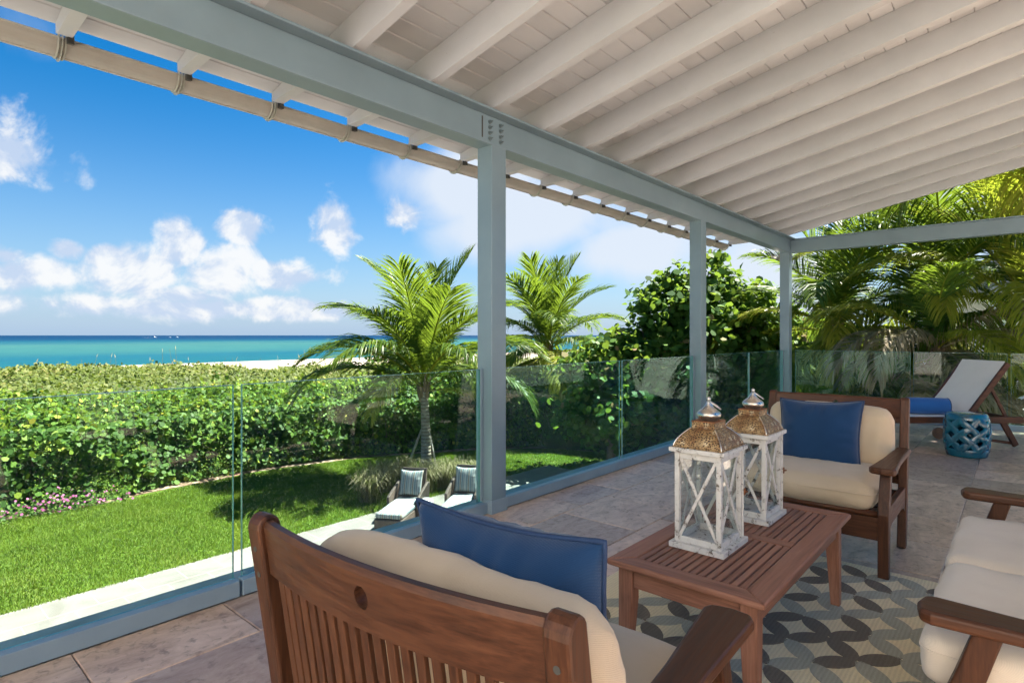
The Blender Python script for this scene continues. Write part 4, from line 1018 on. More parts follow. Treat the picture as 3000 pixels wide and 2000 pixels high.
# lawn sheet following the curved bed edge
xs = np.linspace(-30, 30, 121); V = []; Fc = []
for i, x in enumerate(xs):
    fy_ = float(hedge_front(x)) - 0.25
    lo = 10.9 if x < 14.1 else -14.0
    for j in range(13): V.append((x, lo + (max(fy_, lo + 0.1) - lo) * j / 12, G))
for i in range(120):
    if xs[i + 1] > 18.0: break
    for j in range(12): Fc.append((i * 13 + j, (i + 1) * 13 + j, (i + 1) * 13 + j + 1, i * 13 + j + 1))
tag(link('lawn', np_mesh('lawn', V, Fc, None, M_lawn), M_lawn), kind='structure')
tag(MB().box(17.6, 29.1, -14, 13.2, G - 0.2, G - 0.012).obj('side_lawn', M_lawn), kind='structure')
# mulch bed under the thicket
V = []; Fc = []
for i, x in enumerate(xs):
    fy_ = float(hedge_front(x)) - 0.36 + 0.10 * math.sin(x * 1.7)
    for j, d in enumerate((0, 0.5, 2.5)): V.append((x, fy_ + d, G + 0.012 + 0.02 * j))
for i in range(100):
    if xs[i + 1] > 18.0: break
    for j in range(2): Fc.append((i * 3 + j, (i + 1) * 3 + j, (i + 1) * 3 + j + 1, i * 3 + j + 1))
tag(link('planting_bed', np_mesh('planting_bed', V, Fc, None, M_soil), M_soil), kind='structure')
# grass blades
n = 190000
gxp = rng.uniform(-3, 17.5, n); t_ = rng.random(n); fr_ = hedge_front(gxp) - 0.5; lo = np.where(gxp < 14.15, 11.0 - 0.05 * rng.random(n), 4.0)
gyp = lo + (fr_ - lo) * t_; ok = gyp < fr_; gxp, gyp = gxp[ok], gyp[ok]; n = len(gxp)
az = rng.uniform(0, 2 * np.pi, n); hgt = rng.uniform(0.03, 0.075, n); wd = rng.uniform(0.006, 0.013, n); ln = rng.uniform(0.0, 0.05, n)
P0 = np.stack([gxp, gyp, np.full(n, G - 0.004)], -1); U = np.stack([np.cos(az), np.sin(az), np.zeros(n)], -1); W = np.stack([-np.sin(az), np.cos(az), np.zeros(n)], -1)
V = np.stack([P0 - U * wd[:, None], P0 + U * wd[:, None], P0 + W * ln[:, None] + np.stack([np.zeros(n), np.zeros(n), hgt], -1)], 1).reshape(-1, 3)
var = np.clip(0.48 + 0.10 * np.sin(gxp * 0.9 + 0.4 * gyp) * np.sin(gyp * 1.3) + 0.16 * np.sin(gyp * 5.2 + 0.6 * np.sin(gxp)) * np.sin(gxp * 0.35 + 1) + rng.normal(0, 0.22, n), 0, 1)
tag(link('lawn_grass', np_mesh('lawn_grass', V, np.arange(3 * n).reshape(-1, 3), np.repeat(var, 3), M_grass), M_grass), 'short mown bright green grass of the lawn', 'grass', kind='stuff')

# --- thicket of sea grape: dark core, leaves, a few stems
def fbm(x, y, s):
    return (np.sin(x * s + 1.7 * np.sin(y * s * 0.8)) + np.sin(y * s * 1.13 + 2.1 * np.sin(x * s * 0.6) + 1.0) + 0.6 * np.sin((x + y) * s * 2.3) + 0.5 * np.sin((x - 1.3 * y) * s * 3.1)) / 3.1
def thick_z(x, y):
    d = y - hedge_front(x)
    face = 1 - np.exp(-np.clip(d + 0.15, 0, None) / 0.55)
    base = 1.95 + 0.30 * fbm(x, y, 0.9) + 0.20 * fbm(x, y, 2.6) + 0.13 * fbm(x, y, 5.1)
    sl = np.interp(d, [0, 3, 10, 25, 36, 40], [0, 0.05, -0.15, -0.28, -0.5, -1.2])
    rise = np.interp(x, [8, 12, 15, 17], [0, 0.05, 0.35, 0.6])
    return G + face * np.clip(base + sl + rise * np.exp(-((d - 1.5) / 3) ** 2), 0.1, 5)
hx_ = np.linspace(-30, 70, 161); dd = np.concatenate([[-0.05, 0.1, 0.3, 0.6, 1.0], np.linspace(1.6, 40, 52)])
XX, DD = np.meshgrid(hx_, dd, indexing='ij'); YY = hedge_front(XX) + DD; ZZ = thick_z(XX, YY) - 0.22; ZZ[:, 0] = G
nx, ny = XX.shape; I = np.arange(nx * ny).reshape(nx, ny)
hedge = thing('sea_grape_hedge', 'wide thicket of round leaved sea grape along the lawn edge', 'hedge', (6, 20, G))
HL = Vector((6, 20, G))
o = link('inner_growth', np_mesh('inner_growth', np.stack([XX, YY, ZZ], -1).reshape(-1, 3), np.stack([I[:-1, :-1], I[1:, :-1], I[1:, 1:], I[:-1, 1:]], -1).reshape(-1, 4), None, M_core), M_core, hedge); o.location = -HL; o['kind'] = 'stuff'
# leaves on the face and on the near top
parts = []
def surf_leaves(n, x0, x1, d0, d1, dpow, smin, smax, sides, mat_bias=0.0, below=0.25, fac=0.9):
    x = rng.uniform(x0, x1, n); d = d0 + (d1 - d0) * rng.random(n) ** dpow
    y = hedge_front(x) + d; z = thick_z(x, y)
    e = 0.06; gxn = (thick_z(x + e, y) - z) / e; gyn = (thick_z(x, y + e) - z) / e
    Nn = np.stack([-gxn * 0.6, -gyn * 0.6, np.ones(n)], -1); Nn /= np.linalg.norm(Nn, axis=1, keepdims=True)
    Nn = Nn + rng.normal(0, 0.62, (n, 3))
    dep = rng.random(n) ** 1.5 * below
    P = np.stack([x, y, z], -1) - np.stack([np.zeros(n), -dep * 0.6 * (d < 1.2), dep], -1) + rng.normal(0, 0.05, (n, 3))
    P[:, 2] = np.maximum(P[:, 2], G + 0.08)
    clump = fbm(x * 1.0, y * 1.0 + z * 2, 2.2)
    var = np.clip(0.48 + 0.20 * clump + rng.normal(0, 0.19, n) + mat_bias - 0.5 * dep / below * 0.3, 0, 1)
    return leaves_np(P, Nn, rng.uniform(smin, smax, n) , var, sides, 0.16)
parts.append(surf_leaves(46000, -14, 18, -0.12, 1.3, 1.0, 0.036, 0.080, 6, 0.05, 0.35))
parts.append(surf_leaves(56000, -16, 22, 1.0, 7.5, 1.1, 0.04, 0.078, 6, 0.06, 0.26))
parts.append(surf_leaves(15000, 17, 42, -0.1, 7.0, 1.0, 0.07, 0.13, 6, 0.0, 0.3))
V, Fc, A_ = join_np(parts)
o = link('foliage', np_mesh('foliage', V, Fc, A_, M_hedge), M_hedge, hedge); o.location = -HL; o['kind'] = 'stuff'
# face leaves from the ground up (the face is nearly vertical)
n = 26000
x = rng.uniform(-12, 18, n); h = rng.random(n) ** 0.85; z = G + 0.08 + h * 1.75; y = hedge_front(x) - 0.12 + 0.35 * h + 0.20 * fbm(x, z * 2, 2.4) + rng.normal(0, 0.10, n)
Nn = np.stack([rng.normal(0, 0.5, n), -0.75 + rng.normal(0, 0.4, n), 0.65 + rng.normal(0, 0.4, n)], -1)
var = np.clip(0.42 + 0.26 * fbm(x, z * 2.2, 2.0) + rng.normal(0, 0.2, n), 0, 1)
keep = rng.random(n) < np.clip(0.45 + 0.5 * fbm(x + 5, z * 1.6, 1.7) + 0.5 * h, 0.25, 1)
V, Fc, A_ = leaves_np(np.stack([x, y, z], -1)[keep], Nn[keep], rng.uniform(0.034, 0.085, n)[keep], var[keep], 6, 0.16)
o = link('face_foliage', np_mesh('face_foliage', V, Fc, A_, M_hedge), M_hedge, hedge); o.location = -HL; o['kind'] = 'stuff'
# fine vine leaves between the round ones
n = 26000
x = rng.uniform(-10, 15, n); h = rng.random(n); z = G + 0.03 + h * 1.5; y = hedge_front(x) - 0.2 + 0.3 * h + rng.normal(0, 0.09, n)
keep = fbm(x * 1.0 + 3, z + 7, 1.9) > 0.05
Nn = rng.normal(0, 0.6, (n, 3)) + np.array([0, -0.5, 0.8])
V, Fc, A_ = leaves_np(np.stack([x, y, z], -1)[keep], Nn[keep], rng.uniform(0.014, 0.030, n)[keep], np.clip(0.75 + rng.normal(0, 0.1, n), 0, 0.95)[keep], 4, 0.1, 0.6)
o = link('vine_foliage', np_mesh('vine_foliage', V, Fc, A_, M_hedge), M_hedge, hedge); o.location = -HL; o['kind'] = 'stuff'
st = MB()
for k in range(90):
    x = random.uniform(-4, 17); yb = float(hedge_front(x)) + random.uniform(-0.05, 0.35)
    p = Vector((x, yb, G)); pts = [p]; 
    for i in range(4): p = p + Vector((random.uniform(-.12, .12), random.uniform(-.03, .12), 0.34)); pts.append(p)
    st.tube(pts, [0.018, 0.015, 0.012, 0.009, 0.006], 5)
o = st.obj('stems', M_stem, hedge); o.location = -HL; o['kind'] = 'stuff'
n = 420; x = rng.uniform(-10, 18, n); d = rng.random(n) ** 1.4 * 6; y = hedge_front(x) + d; z = thick_z(x, y); parts = []; sh = MB()
for i in range(n):
    H_ = random.uniform(0.2, 0.55); tip = Vector((x[i] + random.uniform(-.15, .15), y[i] + random.uniform(-.2, .1), z[i] + H_)); b0 = Vector((x[i], y[i], z[i] - 0.25))
    sh.tube([b0, b0.lerp(tip, 0.55), tip], [0.009, 0.007, 0.003], 4, cap=False)
    m_ = random.randint(5, 9); f_ = np.linspace(0.35, 1.0, m_); Pq = np.array([b0.lerp(tip, float(t)) for t in f_]) + rng.normal(0, 0.05, (m_, 3))
    parts.append(leaves_np(Pq, rng.normal(0, 0.6, (m_, 3)) + np.array([0.2, -0.3, 0.6]), rng.uniform(0.035, 0.08, m_), np.clip(rng.normal(0.7, 0.15, m_), 0, 1), 6, 0.16))
V, Fc, A_ = join_np(parts)
o = link('shoot_leaves', np_mesh('shoot_leaves', V, Fc, A_, M_hedge), M_hedge, hedge); o.location = -HL; o['kind'] = 'stuff'
o = sh.obj('shoots', M_stem, hedge); o.location = -HL; o['kind'] = 'stuff'
# dune scrub beyond the sea grape
n = 175000
x = rng.uniform(-45, 75, n); d = 6.0 + 33 * rng.random(n) ** 0.8; y = hedge_front(x) + d + 0.0 * x; z = thick_z(x, y)
sc = 0.062 + 0.0022 * d
P = np.stack([x, y, z + rng.normal(0, 0.10, n) + 0.30 * np.clip(fbm(x, y, 0.8), 0, 1) + 0.16 * fbm(x, y, 2.3)], -1); Nn = rng.normal(0, 0.55, (n, 3)) + np.array([0, -0.35, 0.9])
var = np.clip(0.30 + 0.011 * d + 0.24 * fbm(x, y, 0.5) + rng.normal(0, 0.16, n), 0, 1)
V, Fc, A_ = leaves_np(P, Nn, sc * rng.uniform(0.5, 1.2, n), var, 4, 0.2, 0.75)
tag(link('dune_scrub', np_mesh('dune_scrub', V, Fc, A_, M_scrub), M_scrub), 'olive green dune scrub between the sea grape and the beach', 'scrub', kind='stuff')
# sea oats on the dune
n = 90; parts = []
x = np.concatenate([rng.uniform(-8, 46, n // 2), rng.normal(22, 5, n - n // 2)]); y = hedge_front(x) + rng.uniform(32, 40, n)
V = []; Fc = []; A_ = []
for i in range(n):
    z0 = float(thick_z(x[i:i + 1], y[i:i + 1])[0]) - 0.1; H_ = random.uniform(0.7, 1.75); lean = random.uniform(-0.25, 0.45); w = 0.012
    o0 = len(V); V += [(x[i] - w, y[i], z0), (x[i] + w, y[i], z0), (x[i] + lean * H_ * .6 + w * .6, y[i], z0 + H_ * .8), (x[i] + lean * H_ * .6 - w * .6, y[i], z0 + H_ * .8)]
    Fc.append((o0, o0 + 1, o0 + 2, o0 + 3)); A_ += [0.1] * 4
    if random.random() < 0.45:
        o0 = len(V); cx_, cz_ = x[i] + lean * H_ * .6, z0 + H_ * .78; s_ = random.uniform(0.02, 0.05)
        V += [(cx_, y[i], cz_), (cx_ + s_, y[i] + .02, cz_ + .14), (cx_ + lean * .35, y[i], cz_ + .36), (cx_ - s_ * .6, y[i] - .02, cz_ + .16)]; Fc.append((o0, o0 + 1, o0 + 2, o0 + 3)); A_ += [0.9] * 4
tag(link('sea_oats', np_mesh('sea_oats', V, Fc, A_, M_oat), M_oat), 'thin tan sea oats standing up against the water along the dune', 'sea oats', kind='stuff')
# pink flowers at the foot of the thicket
fl = thing('flower_bush', 'low bush with small pink flowers at the foot of the sea grape', 'bush', (3.2, 16.55, G))
n = 1500; x = rng.normal(0, 0.72, n); x = np.clip(x, -1.1, 1.25); y = rng.normal(0, 0.2, n) + 0.1; z = np.abs(rng.normal(0, 0.2, n)) * (1 - (x / 1.6) ** 2) + 0.03
V, Fc, A_ = leaves_np(np.stack([x, y, z], -1), rng.normal(0, 0.5, (n, 3)) + np.array([0, -0.4, 0.9]), rng.uniform(0.02, 0.045, n), np.clip(rng.normal(0.45, 0.2, n), 0, 0.85), 4, 0.1, 0.6)
o = link('foliage', np_mesh('foliage', V, Fc, A_, M_hedge), M_hedge, fl); o['kind'] = 'stuff'
n = 170; k = rng.choice(1500, n); Pf = np.stack([x[k], y[k] - 0.05, z[k] + 0.05], -1)
V, Fc, A_ = leaves_np(Pf, rng.normal(0, 0.3, (n, 3)) + np.array([-0.1, -0.8, 0.7]), rng.uniform(0.022, 0.034, n), rng.random(n), 6, 0.0)
o = link('blossoms', np_mesh('blossoms', V, Fc, A_, M_petal), M_petal, fl); o['kind'] = 'stuff'

# ------------------------------------------------------------------ palms
def frond_mesh(name, length, elev, droop, nl=104, ll=0.84, mat=None, hang=0.5, seed=0, twist=0.0, curlv=0.0):
    """frond growing along +X from the origin, starting at elevation elev (deg) and bending down by droop (deg)"""
    r_ = random.Random(seed); steps = 18; p = Vector((0, 0, 0)); pts = [p.copy()]; tg = []
    for i in range(steps):
        f = (i + 0.5) / steps; e = R(elev - droop * f ** 1.6); d = Vector((math.cos(e), curlv * f * f, math.sin(e))).normalized(); tg.append(d); p = p + d * (length / steps); pts.append(p.copy())
    tg.append(tg[-1])
    V = []; Fc = []; A_ = []
    def q4(a, b, c, d, va):
        o = len(V); V.extend([tuple(a), tuple(b), tuple(c), tuple(d)]); Fc.append((o, o + 1, o + 2, o + 3)); A_.extend([va] * 4)
    # midrib as a three sided tapering tube
    for i in range(steps):
        w0 = 0.026 * (1 - i / steps) + 0.004; w1 = 0.026 * (1 - (i + 1) / steps) + 0.004
        s0 = Vector((0, 1, 0)); u0 = tg[i].cross(s0).normalized() * -1
        A, B = pts[i], pts[i + 1]
        q4(A + s0 * w0, B + s0 * w1, B + u0 * w1 * .9, A + u0 * w0 * .9, 0.92); q4(A + u0 * w0 * .9, B + u0 * w1 * .9, B - s0 * w1, A - s0 * w0, 0.92); q4(A - s0 * w0, B - s0 * w1, B + s0 * w1, A + s0 * w0, 0.8)
    for k in range(nl):
        f = 0.15 + 0.85 * (k + 0.5) / nl; g_ = f * steps; i = min(int(g_), steps - 1); c = pts[i].lerp(pts[i + 1], g_ - i); T = tg[i]
        env = math.sin(math.pi * min(1, (f - 0.08) * 0.95)) ** 0.55 if f < 0.6 else (1 - 0.62 * ((f - 0.6) / 0.4) ** 1.5)
        for s in (-1, 1):
            if r_.random() < (0.05 if f < 0.75 else 0.16): continue
            l = ll * env * r_.uniform(0.85, 1.1); a = R(62 - 38 * f + r_.uniform(-6, 6))
            side = Vector((0, s, 0)); up = T.cross(side) * s * -1
            if up.z < 0: up = -up
            d0 = (T * math.cos(a) + side * math.sin(a) + up * 0.22).normalized()
            d1 = (d0 + Vector((0, 0, -1)) * hang * r_.uniform(0.5, 1.25)).normalized(); d2 = (d1 + Vector((0, 0, -1)) * hang * r_.uniform(0.5, 1.3)).normalized()
            w = 0.0130 * r_.uniform(0.75, 1.2); wv = d0.cross(up).normalized(); wv = (wv + up * r_.uniform(-0.6, 0.6)).normalized()
            a0 = c; a1 = c + d0 * l * 0.4; a2 = a1 + d1 * l * 0.35; a3 = a2 + d2 * l * 0.25
            va = min(1, max(0, 0.42 + 0.25 * (f - 0.5) + r_.gauss(0, 0.14)))
            q4(a0 - wv * w * .5, a0 + wv * w * .5, a1 + wv * w, a1 - wv * w, va); q4(a1 - wv * w, a1 + wv * w, a2 + wv * w * .75, a2 - wv * w * .75, va); q4(a2 - wv * w * .75, a2 + wv * w * .75, a3 + wv * w * .08, a3 - wv * w * .08, va)
    return np_mesh(name, V, Fc, A_, mat)
FR = {}
def frond(e, mat, v):
    key = (e, mat.name, v)
    if key not in FR:
        dr = {82: 32, 65: 54, 45: 74, 28: 90, 8: 88, -15: 66, -45: 35}[e]
        hang = {82: 0.16, 65: 0.28, 45: 0.45, 28: 0.6, 8: 0.75, -15: 0.8, -45: 0.5}[e]
        if mat is M_dead: hang = 1.0
        FR[key] = frond_mesh('frond', 2.55, e, dr + v * 9, mat=mat, hang=hang + 0.08 * v, seed=hash((e, v)) % 999, curlv=0.14 * (v - 1))
    return FR[key]
def palm(name, label, base, height, size, fronds, lean=(0, 0), r0=0.13, group='coconut palms'):
    """fronds: list of (elev class, azimuth deg, material, variant, scale)"""
    p = thing(name, label, 'palm', base, 0, group)
    m = MB(); n = 14; pts = []; rad = []
    for i in range(n + 1):
        f = i / n; pts.append((lean[0] * f * f, lean[1] * f * f, height * f)); rad.append(r0 * (1.25 - 0.55 * f ** 0.6) * (1 + 0.25 * max(0, 0.12 - f) / 0.12) * (1 + 0.025 * (i % 2)))
    m.tube(pts, rad, 14).obj('trunk', M_trunk, p, smooth=True)
    top = Vector(pts[-1])
    hk = MB()
    for k in range(9):
        a = 2.4 * k; d = Vector((math.cos(a), math.sin(a), 0)); b = top + Vector((0, 0, -0.5 + 0.05 * k))
        hk.tube([b + d * r0 * 0.5, b + d * r0 * 0.95 + Vector((0, 0, 0.22)), b + d * (r0 * 1.0 + 0.05) + Vector((0, 0, 0.55))], [0.05, 0.055, 0.02], 6)
    hk.obj('leaf_bases', M_husk, p)
    for (e, a, mat, v, sc) in fronds:
        o = piece('frond', frond(e, mat, v), p, top + Vector((0, 0, {82: 0.10, 65: 0.06, 45: 0.02, 28: -0.05, 8: -0.14, -15: -0.25, -45: -0.35}[e])), (random.uniform(-.12, .12), 0, R(a)), (size * sc,) * 3)
    return p
def ring(e, n, a0, mats=(None,), v=None, sc=(0.9, 1.1), jit=14):
    out = []
    for k in range(n):
        out.append((e, a0 + 360 * k / n + random.uniform(-jit, jit), random.choice(mats) or M_frond, random.randint(0, 2) if v is None else v, random.uniform(*sc)))
    return out
Yl, Dd, Gn = M_yellow, M_dead, M_frond
crown1 = ring(82, 4, 30) + ring(65, 6, 0) + ring(45, 5, 40) + [(28, 20, Gn, 0, .95), (28, -60, Gn, 1, 1.0), (28, 200, Yl, 1, .8), (28, 133, Gn, 0, 1.15), (8, 140, Gn, 0, .8), (8, -48, Yl, 0, .7), (45, 150, Gn, 1, 1.0), (45, -40, Gn, 1, 1.05)]
palm('coconut_palm', 'young coconut palm held by wooden stakes on the lawn behind the striped chaises', (11.31, 13.35, G), 2.5, 1.5, crown1, (-0.05, 0.05), 0.15)
for (px, py) in ((1193, 1366), (1280, 1376)):
    q = at_z(px, py, G); s_ = MB().bar(q + Vector((0, 0, -0.02)), (11.31 + (q.x - 11.31) * 0.14, 13.35 + (q.y - 13.35) * 0.14, G + 1.35), 0.055, 0.045).obj('tree_stake', M_stake, bevel=0.003)
    tag(s_, 'weathered wooden stake propping the young palm, %s' % ('on the side toward the hedge' if px < 1250 else 'on the side toward the striped chaises'), 'stake', 'palm stakes')
crown2 = ring(82, 4, 10) + ring(65, 6, 20) + ring(45, 6, 0) + ring(28, 5, 50, (Gn, Gn, Yl)) + ring(8, 5, 15, (Gn, Yl)) + ring(-15, 4, 80, (Yl, Dd)) + ring(-45, 3, 30, (Dd, Yl), sc=(.6, .8))
palm('coconut_palm', 'coconut palm with browning lower fronds standing in the sea grape thicket', (18.35, 14.25, G), 3.5, 1.4, crown2, (0.1, 0), 0.14)

# ------------------------------------------------------------------ leafy trees
def leafy(name, label, base, blobs, nleaf, smin, smax, mat, trunk=None, cat='tree', group=None, bias=0.0):
    t = thing(name, label, cat, base, 0, group)
    P = []; Nn = []; Va = []
    vol = np.array([b[3] * b[4] * b[5] for b in blobs]) ** (2 / 3); vol /= vol.sum()
    for b, f in zip(blobs, vol):
        n = int(nleaf * f); nc = max(6, n // 26); d = rng.normal(size=(nc, 3)); d /= np.linalg.norm(d, axis=1, keepdims=True)
        r_ = rng.uniform(0.55, 1.12, nc); ctr = d * r_[:, None] * np.array(b[3:6]) + np.array(b[0:3]); cv = rng.normal(0, 0.13, nc)
        w_ = rng.integers(0, nc, n); cs = 0.16 + 0.07 * min(b[3:6])
        q = ctr[w_] + rng.normal(0, cs, (n, 3)) * np.array([1, 1, 0.75]); P.append(q)
        Nn.append(d[w_] * 0.45 + np.array([0, 0, 0.6]) + rng.normal(0, 0.55, (n, 3))); Va.append(np.clip(0.45 + bias + cv[w_] + rng.normal(0, 0.2, n), 0, 1))
    P = np.concatenate(P); Nn = np.concatenate(Nn); Va = np.concatenate(Va); ok = P[:, 2] > 0.05; P, Nn, Va = P[ok], Nn[ok], Va[ok]
    V, Fc, A_ = leaves_np(P, Nn, rng.uniform(smin, smax, len(P)), Va, 6, 0.16)
    o = link('crown', np_mesh('crown', V, Fc, A_, mat), mat, t); o['kind'] = 'stuff'
    br = MB(); br.tube([(0, 0, -0.05), (0.05, 0.02, 0.9), (0.1, 0.05, 1.8)], [0.16, 0.12, 0.09], 8)
    for b in blobs:
        a = Vector((0.05, 0.02, 0.7 + random.random() * 0.6)); c = Vector(b[0:3]); br.tube([a, a.lerp(c, 0.5) + Vector((random.uniform(-.2, .2), random.uniform(-.2, .2), 0.15)), c], [0.07, 0.045, 0.02], 6)
        for k in range(5):
            d = Vector((random.gauss(0, 1), random.gauss(0, 1), random.gauss(0.3, 1))).normalized(); e = c + Vector((d.x * b[3], d.y * b[4], d.z * b[5])) * 0.9
            br.tube([c, c.lerp(e, 0.5) + Vector((0, 0, 0.06)), e], [0.02, 0.014, 0.006], 5)
    br.obj('trunk', M_stem, t)
    return t
tc_ = at_t(2080, 1000, 19.0)
T0 = Vector((tc_.x, tc_.y, G))
def lb(px, py, t, rpx, rz_, dep=None):
    """blob centred on a viewing ray at distance t with radii given in photo pixels"""
    c = at_t(px, py, t); k = t / F; return (c.x - T0.x, c.y - T0.y, c.z - T0.z, rpx * k, (dep or rpx) * k, rz_ * k)
big = [lb(2080, 960, 19, 175, 150), lb(1960, 900, 18.5, 90, 80), lb(2090, 860, 19, 100, 72), lb(2190, 900, 19.5, 90, 80), lb(1890, 1010, 18.3, 80, 75), lb(2230, 1010, 19, 80, 90), lb(2150, 1120, 18.6, 120, 110), lb(1950, 1130, 18, 130, 120), lb(1990, 830, 18.8, 45, 42), lb(2080, 1250, 18.5, 170, 90), lb(2085, 745, 19.5, 34, 26)]
leafy('sea_grape_tree', 'large dark sea grape tree with a domed crown beyond the far end of the railing', T0, big, 12500, 0.075, 0.135, M_tree)
T0 = Vector((at_t(1790, 1000, 17.8).x, at_t(1790, 1000, 17.8).y, G))
leafy('sea_grape_shrub', 'low sea grape shrub between the browning palm and the domed tree', T0, [lb(1790, 1040, 17.8, 85, 60), lb(1730, 1100, 17.6, 80, 70), lb(1850, 1110, 17.6, 80, 80), lb(1790, 1200, 17.4, 150, 90)], 4200, 0.07, 0.12, M_tree, cat='shrub', bias=0.08)
T0 = Vector((at_t(1160, 1050, 24).x, at_t(1160, 1050, 24).y, G + 1.0))
leafy('sea_grape_shrub', 'olive shrub rising from the thicket behind the staked palm', T0, [lb(1150, 1060, 24, 60, 50), lb(1190, 1100, 24, 80, 45), lb(1240, 1060, 25, 60, 40)], 2200, 0.06, 0.11, M_tree, cat='shrub', bias=0.2)
T0 = Vector((at_t(2400, 950, 36).x, at_t(2400, 950, 36).y, G))
leafy('shade_tree', 'light green leafy tree seen behind the palms next to the corner post', T0, [lb(2370, 960, 36, 90, 70), lb(2440, 1000, 36, 100, 60), lb(2330, 1030, 35, 70, 60)], 5500, 0.09, 0.17, M_tree, bias=0.3)
T0 = Vector((at_t(2560, 1040, 34).x, at_t(2560, 1040, 34).y, G))
leafy('shade_tree', 'dark dense tree mass behind the white neighbour fence', T0, [lb(2460, 1050, 34, 120, 45), lb(2600, 1030, 34, 130, 55), lb(2740, 1030, 34, 130, 65), lb(2880, 1010, 34, 130, 75), lb(3020, 1000, 34, 140, 85)], 9000, 0.09, 0.17, M_tree)
# ------------------------------------------------------------------ palms by the end of the terrace
def pbase(px, t): d = ray(px, 982); return (d.x * t, d.y * t, G)
palm('coconut_palm', 'tall dark coconut palm with hanging brown fronds next to the corner post', pbase(2460, 16.5), 4.3, 1.45, ring(82, 3, 0) + ring(65, 4, 30) + ring(45, 4, 0) + ring(28, 4, 20, (Gn, Yl)) + ring(8, 4, 0, (Gn, Yl)) + ring(-15, 3, 40, (Dd, Gn, Yl)), (0.15, 0.1), 0.13)
palm('coconut_palm', 'tall coconut palm with upright sunlit fronds rising behind the end beam', pbase(2775, 15.0), 5.1, 1.5, ring(82, 3, 40, (Gn, Yl)) + ring(65, 5, 0, (Gn, Gn, Yl)) + ring(45, 4, 20, (Gn, Yl)) + ring(28, 4, 0, (Gn, Yl)) + ring(8, 3, 30, (Gn, Yl)) + ring(-15, 2, 0, (Dd, Yl)), (-0.1, 0.1), 0.13)
palm('coconut_palm', 'coconut palm with many yellowing fronds beyond the raised head of the lounger', pbase(3060, 13.0), 4.6, 1.5, ring(82, 3, 20, (Yl, Gn)) + ring(65, 4, 0, (Gn, Yl)) + ring(45, 4, 30, (Yl, Gn)) + ring(28, 4, 10, (Gn, Yl)) + ring(8, 3, 0, (Yl, Gn)) + ring(-15, 2, 20, (Dd,)), (0, 0.2), 0.13)
palm('coconut_palm', 'short palm with yellow and dry drooping fronds just outside the end railing', pbase(2740, 13.2), 3.75, 1.15, [(45, 120, Yl, 1, 1), (28, 95, Yl, 0, 1), (45, 60, Gn, 0, 1), (65, 200, Gn, 1, .9), (28, 140, Dd, 1, 1.0), (28, 160, Dd, 2, 1.05), (28, 215, Yl, 1, .95), (8, 200, Dd, 0, 1), (8, 120, Dd, 1, .9), (28, 250, Dd, 2, 1.0), (-15, 180, Dd, 1, .9), (-15, 230, Dd, 0, .9), (8, 30, Gn, 1, 1), (65, 20, Gn, 0, 1), (-15, 90, Yl, 0, .8), (45, 285, Dd, 2, 1.1)], (0, 0), 0.12)
palm('coconut_palm', 'low young palm with fresh green fronds directly behind the end railing glass', pbase(2580, 14.3), 0.8, 1.2, ring(82, 4, 0) + ring(65, 6, 30) + ring(45, 6, 0, (Gn, Gn, Yl)) + ring(28, 4, 10), (0, 0), 0.13)
palm('coconut_palm', 'young palm low down behind the glass beside the corner post', pbase(2380, 16.0), 0.9, 1.0, ring(82, 3, 0) + ring(65, 4, 30) + ring(45, 5, 0) + ring(28, 4, 20), (0, 0), 0.12)
palm('coconut_palm', 'low young palm behind the lounger back with hanging dry fronds', pbase(2900, 13.6), 1.7, 1.2, ring(82, 3, 0) + ring(65, 5, 20, (Gn, Yl)) + ring(45, 5, 0, (Gn, Dd)) + ring(28, 5, 20, (Dd, Yl)) + ring(8, 5, 0, (Dd,)), (0, 0), 0.12)

# added palm, trunk out of view; crown placed to shade the end of the terrace
palm('coconut_palm', 'tall coconut palm added over the roof end to shade the terrace, frond tips hanging past the end beam', (13.7, -2.9, G), 8.9, 1.3, ring(82, 5, 0) + ring(65, 8, 0) + ring(45, 9, 20) + ring(28, 9, 0, (Gn, Yl)) + ring(8, 8, 30, (Gn, Yl)) + ring(-15, 5, 0, (Gn, Yl)), (-0.4, 2.6), 0.15)

# ------------------------------------------------------------------ neighbour: fences, wall, house
def fence(name, label, a, b, z0, z1, sp=0.13):
    a = Vector(a); b = Vector(b); f = thing(name, label, 'fence', (a.x, a.y, z0)); O = Vector((a.x, a.y, z0)); L_ = (b - a).length; n = int(L_ / sp); d = (b - a).normalized()
    for z in (z0 + 0.06, z1):
        o = MB().bar((a.x, a.y, z), (b.x, b.y, z), 0.05, 0.05).obj('rail', M_bark_white, f, bevel=0.004); o.location = -O
    pm_ = MB().box(-0.018, 0.018, -0.018, 0.018, 0, z1 - z0 - 0.09).mesh('picket'); pm_.materials.append(M_bark_white)
    for k in range(n + 1): q = a + d * (k * L_ / n); piece('picket', pm_, f, (q.x - O.x, q.y - O.y, 0.062), (0, 0, math.atan2(d.y, d.x)))
    return f
w_ = MB().box(29.2, 29.5, -4.0, 8.6, G - 0.02, -1.48).obj('garden_wall', M_stucco, bevel=0.01); tag(w_, 'low white stucco wall below the neighbour picket fence', 'wall')
fence('picket_fence', 'white picket fence on top of the low stucco wall', (29.35, -3.8, 0), (29.35, 8.4, 0), -1.478, -0.72, 0.19)
fence('picket_fence', 'white picket fence at ground level below the domed sea grape tree', (27.5, 8.6, 0), (23.6, 13.2, 0), G + 0.02, -0.62, 0.16)
nb = thing('neighbour_house', 'white neighbour house with porch columns glimpsed through the palms', 'house', (38, 0, G))
NB = Vector((38, 0, G))
def npz(mb, nm, mat, **k):
    o = mb.obj(nm, mat, nb, **k); o.location = -NB; return o
npz(MB().box(38, 46, -9, 5.0, G, 3.4), 'wall', M_stucco)
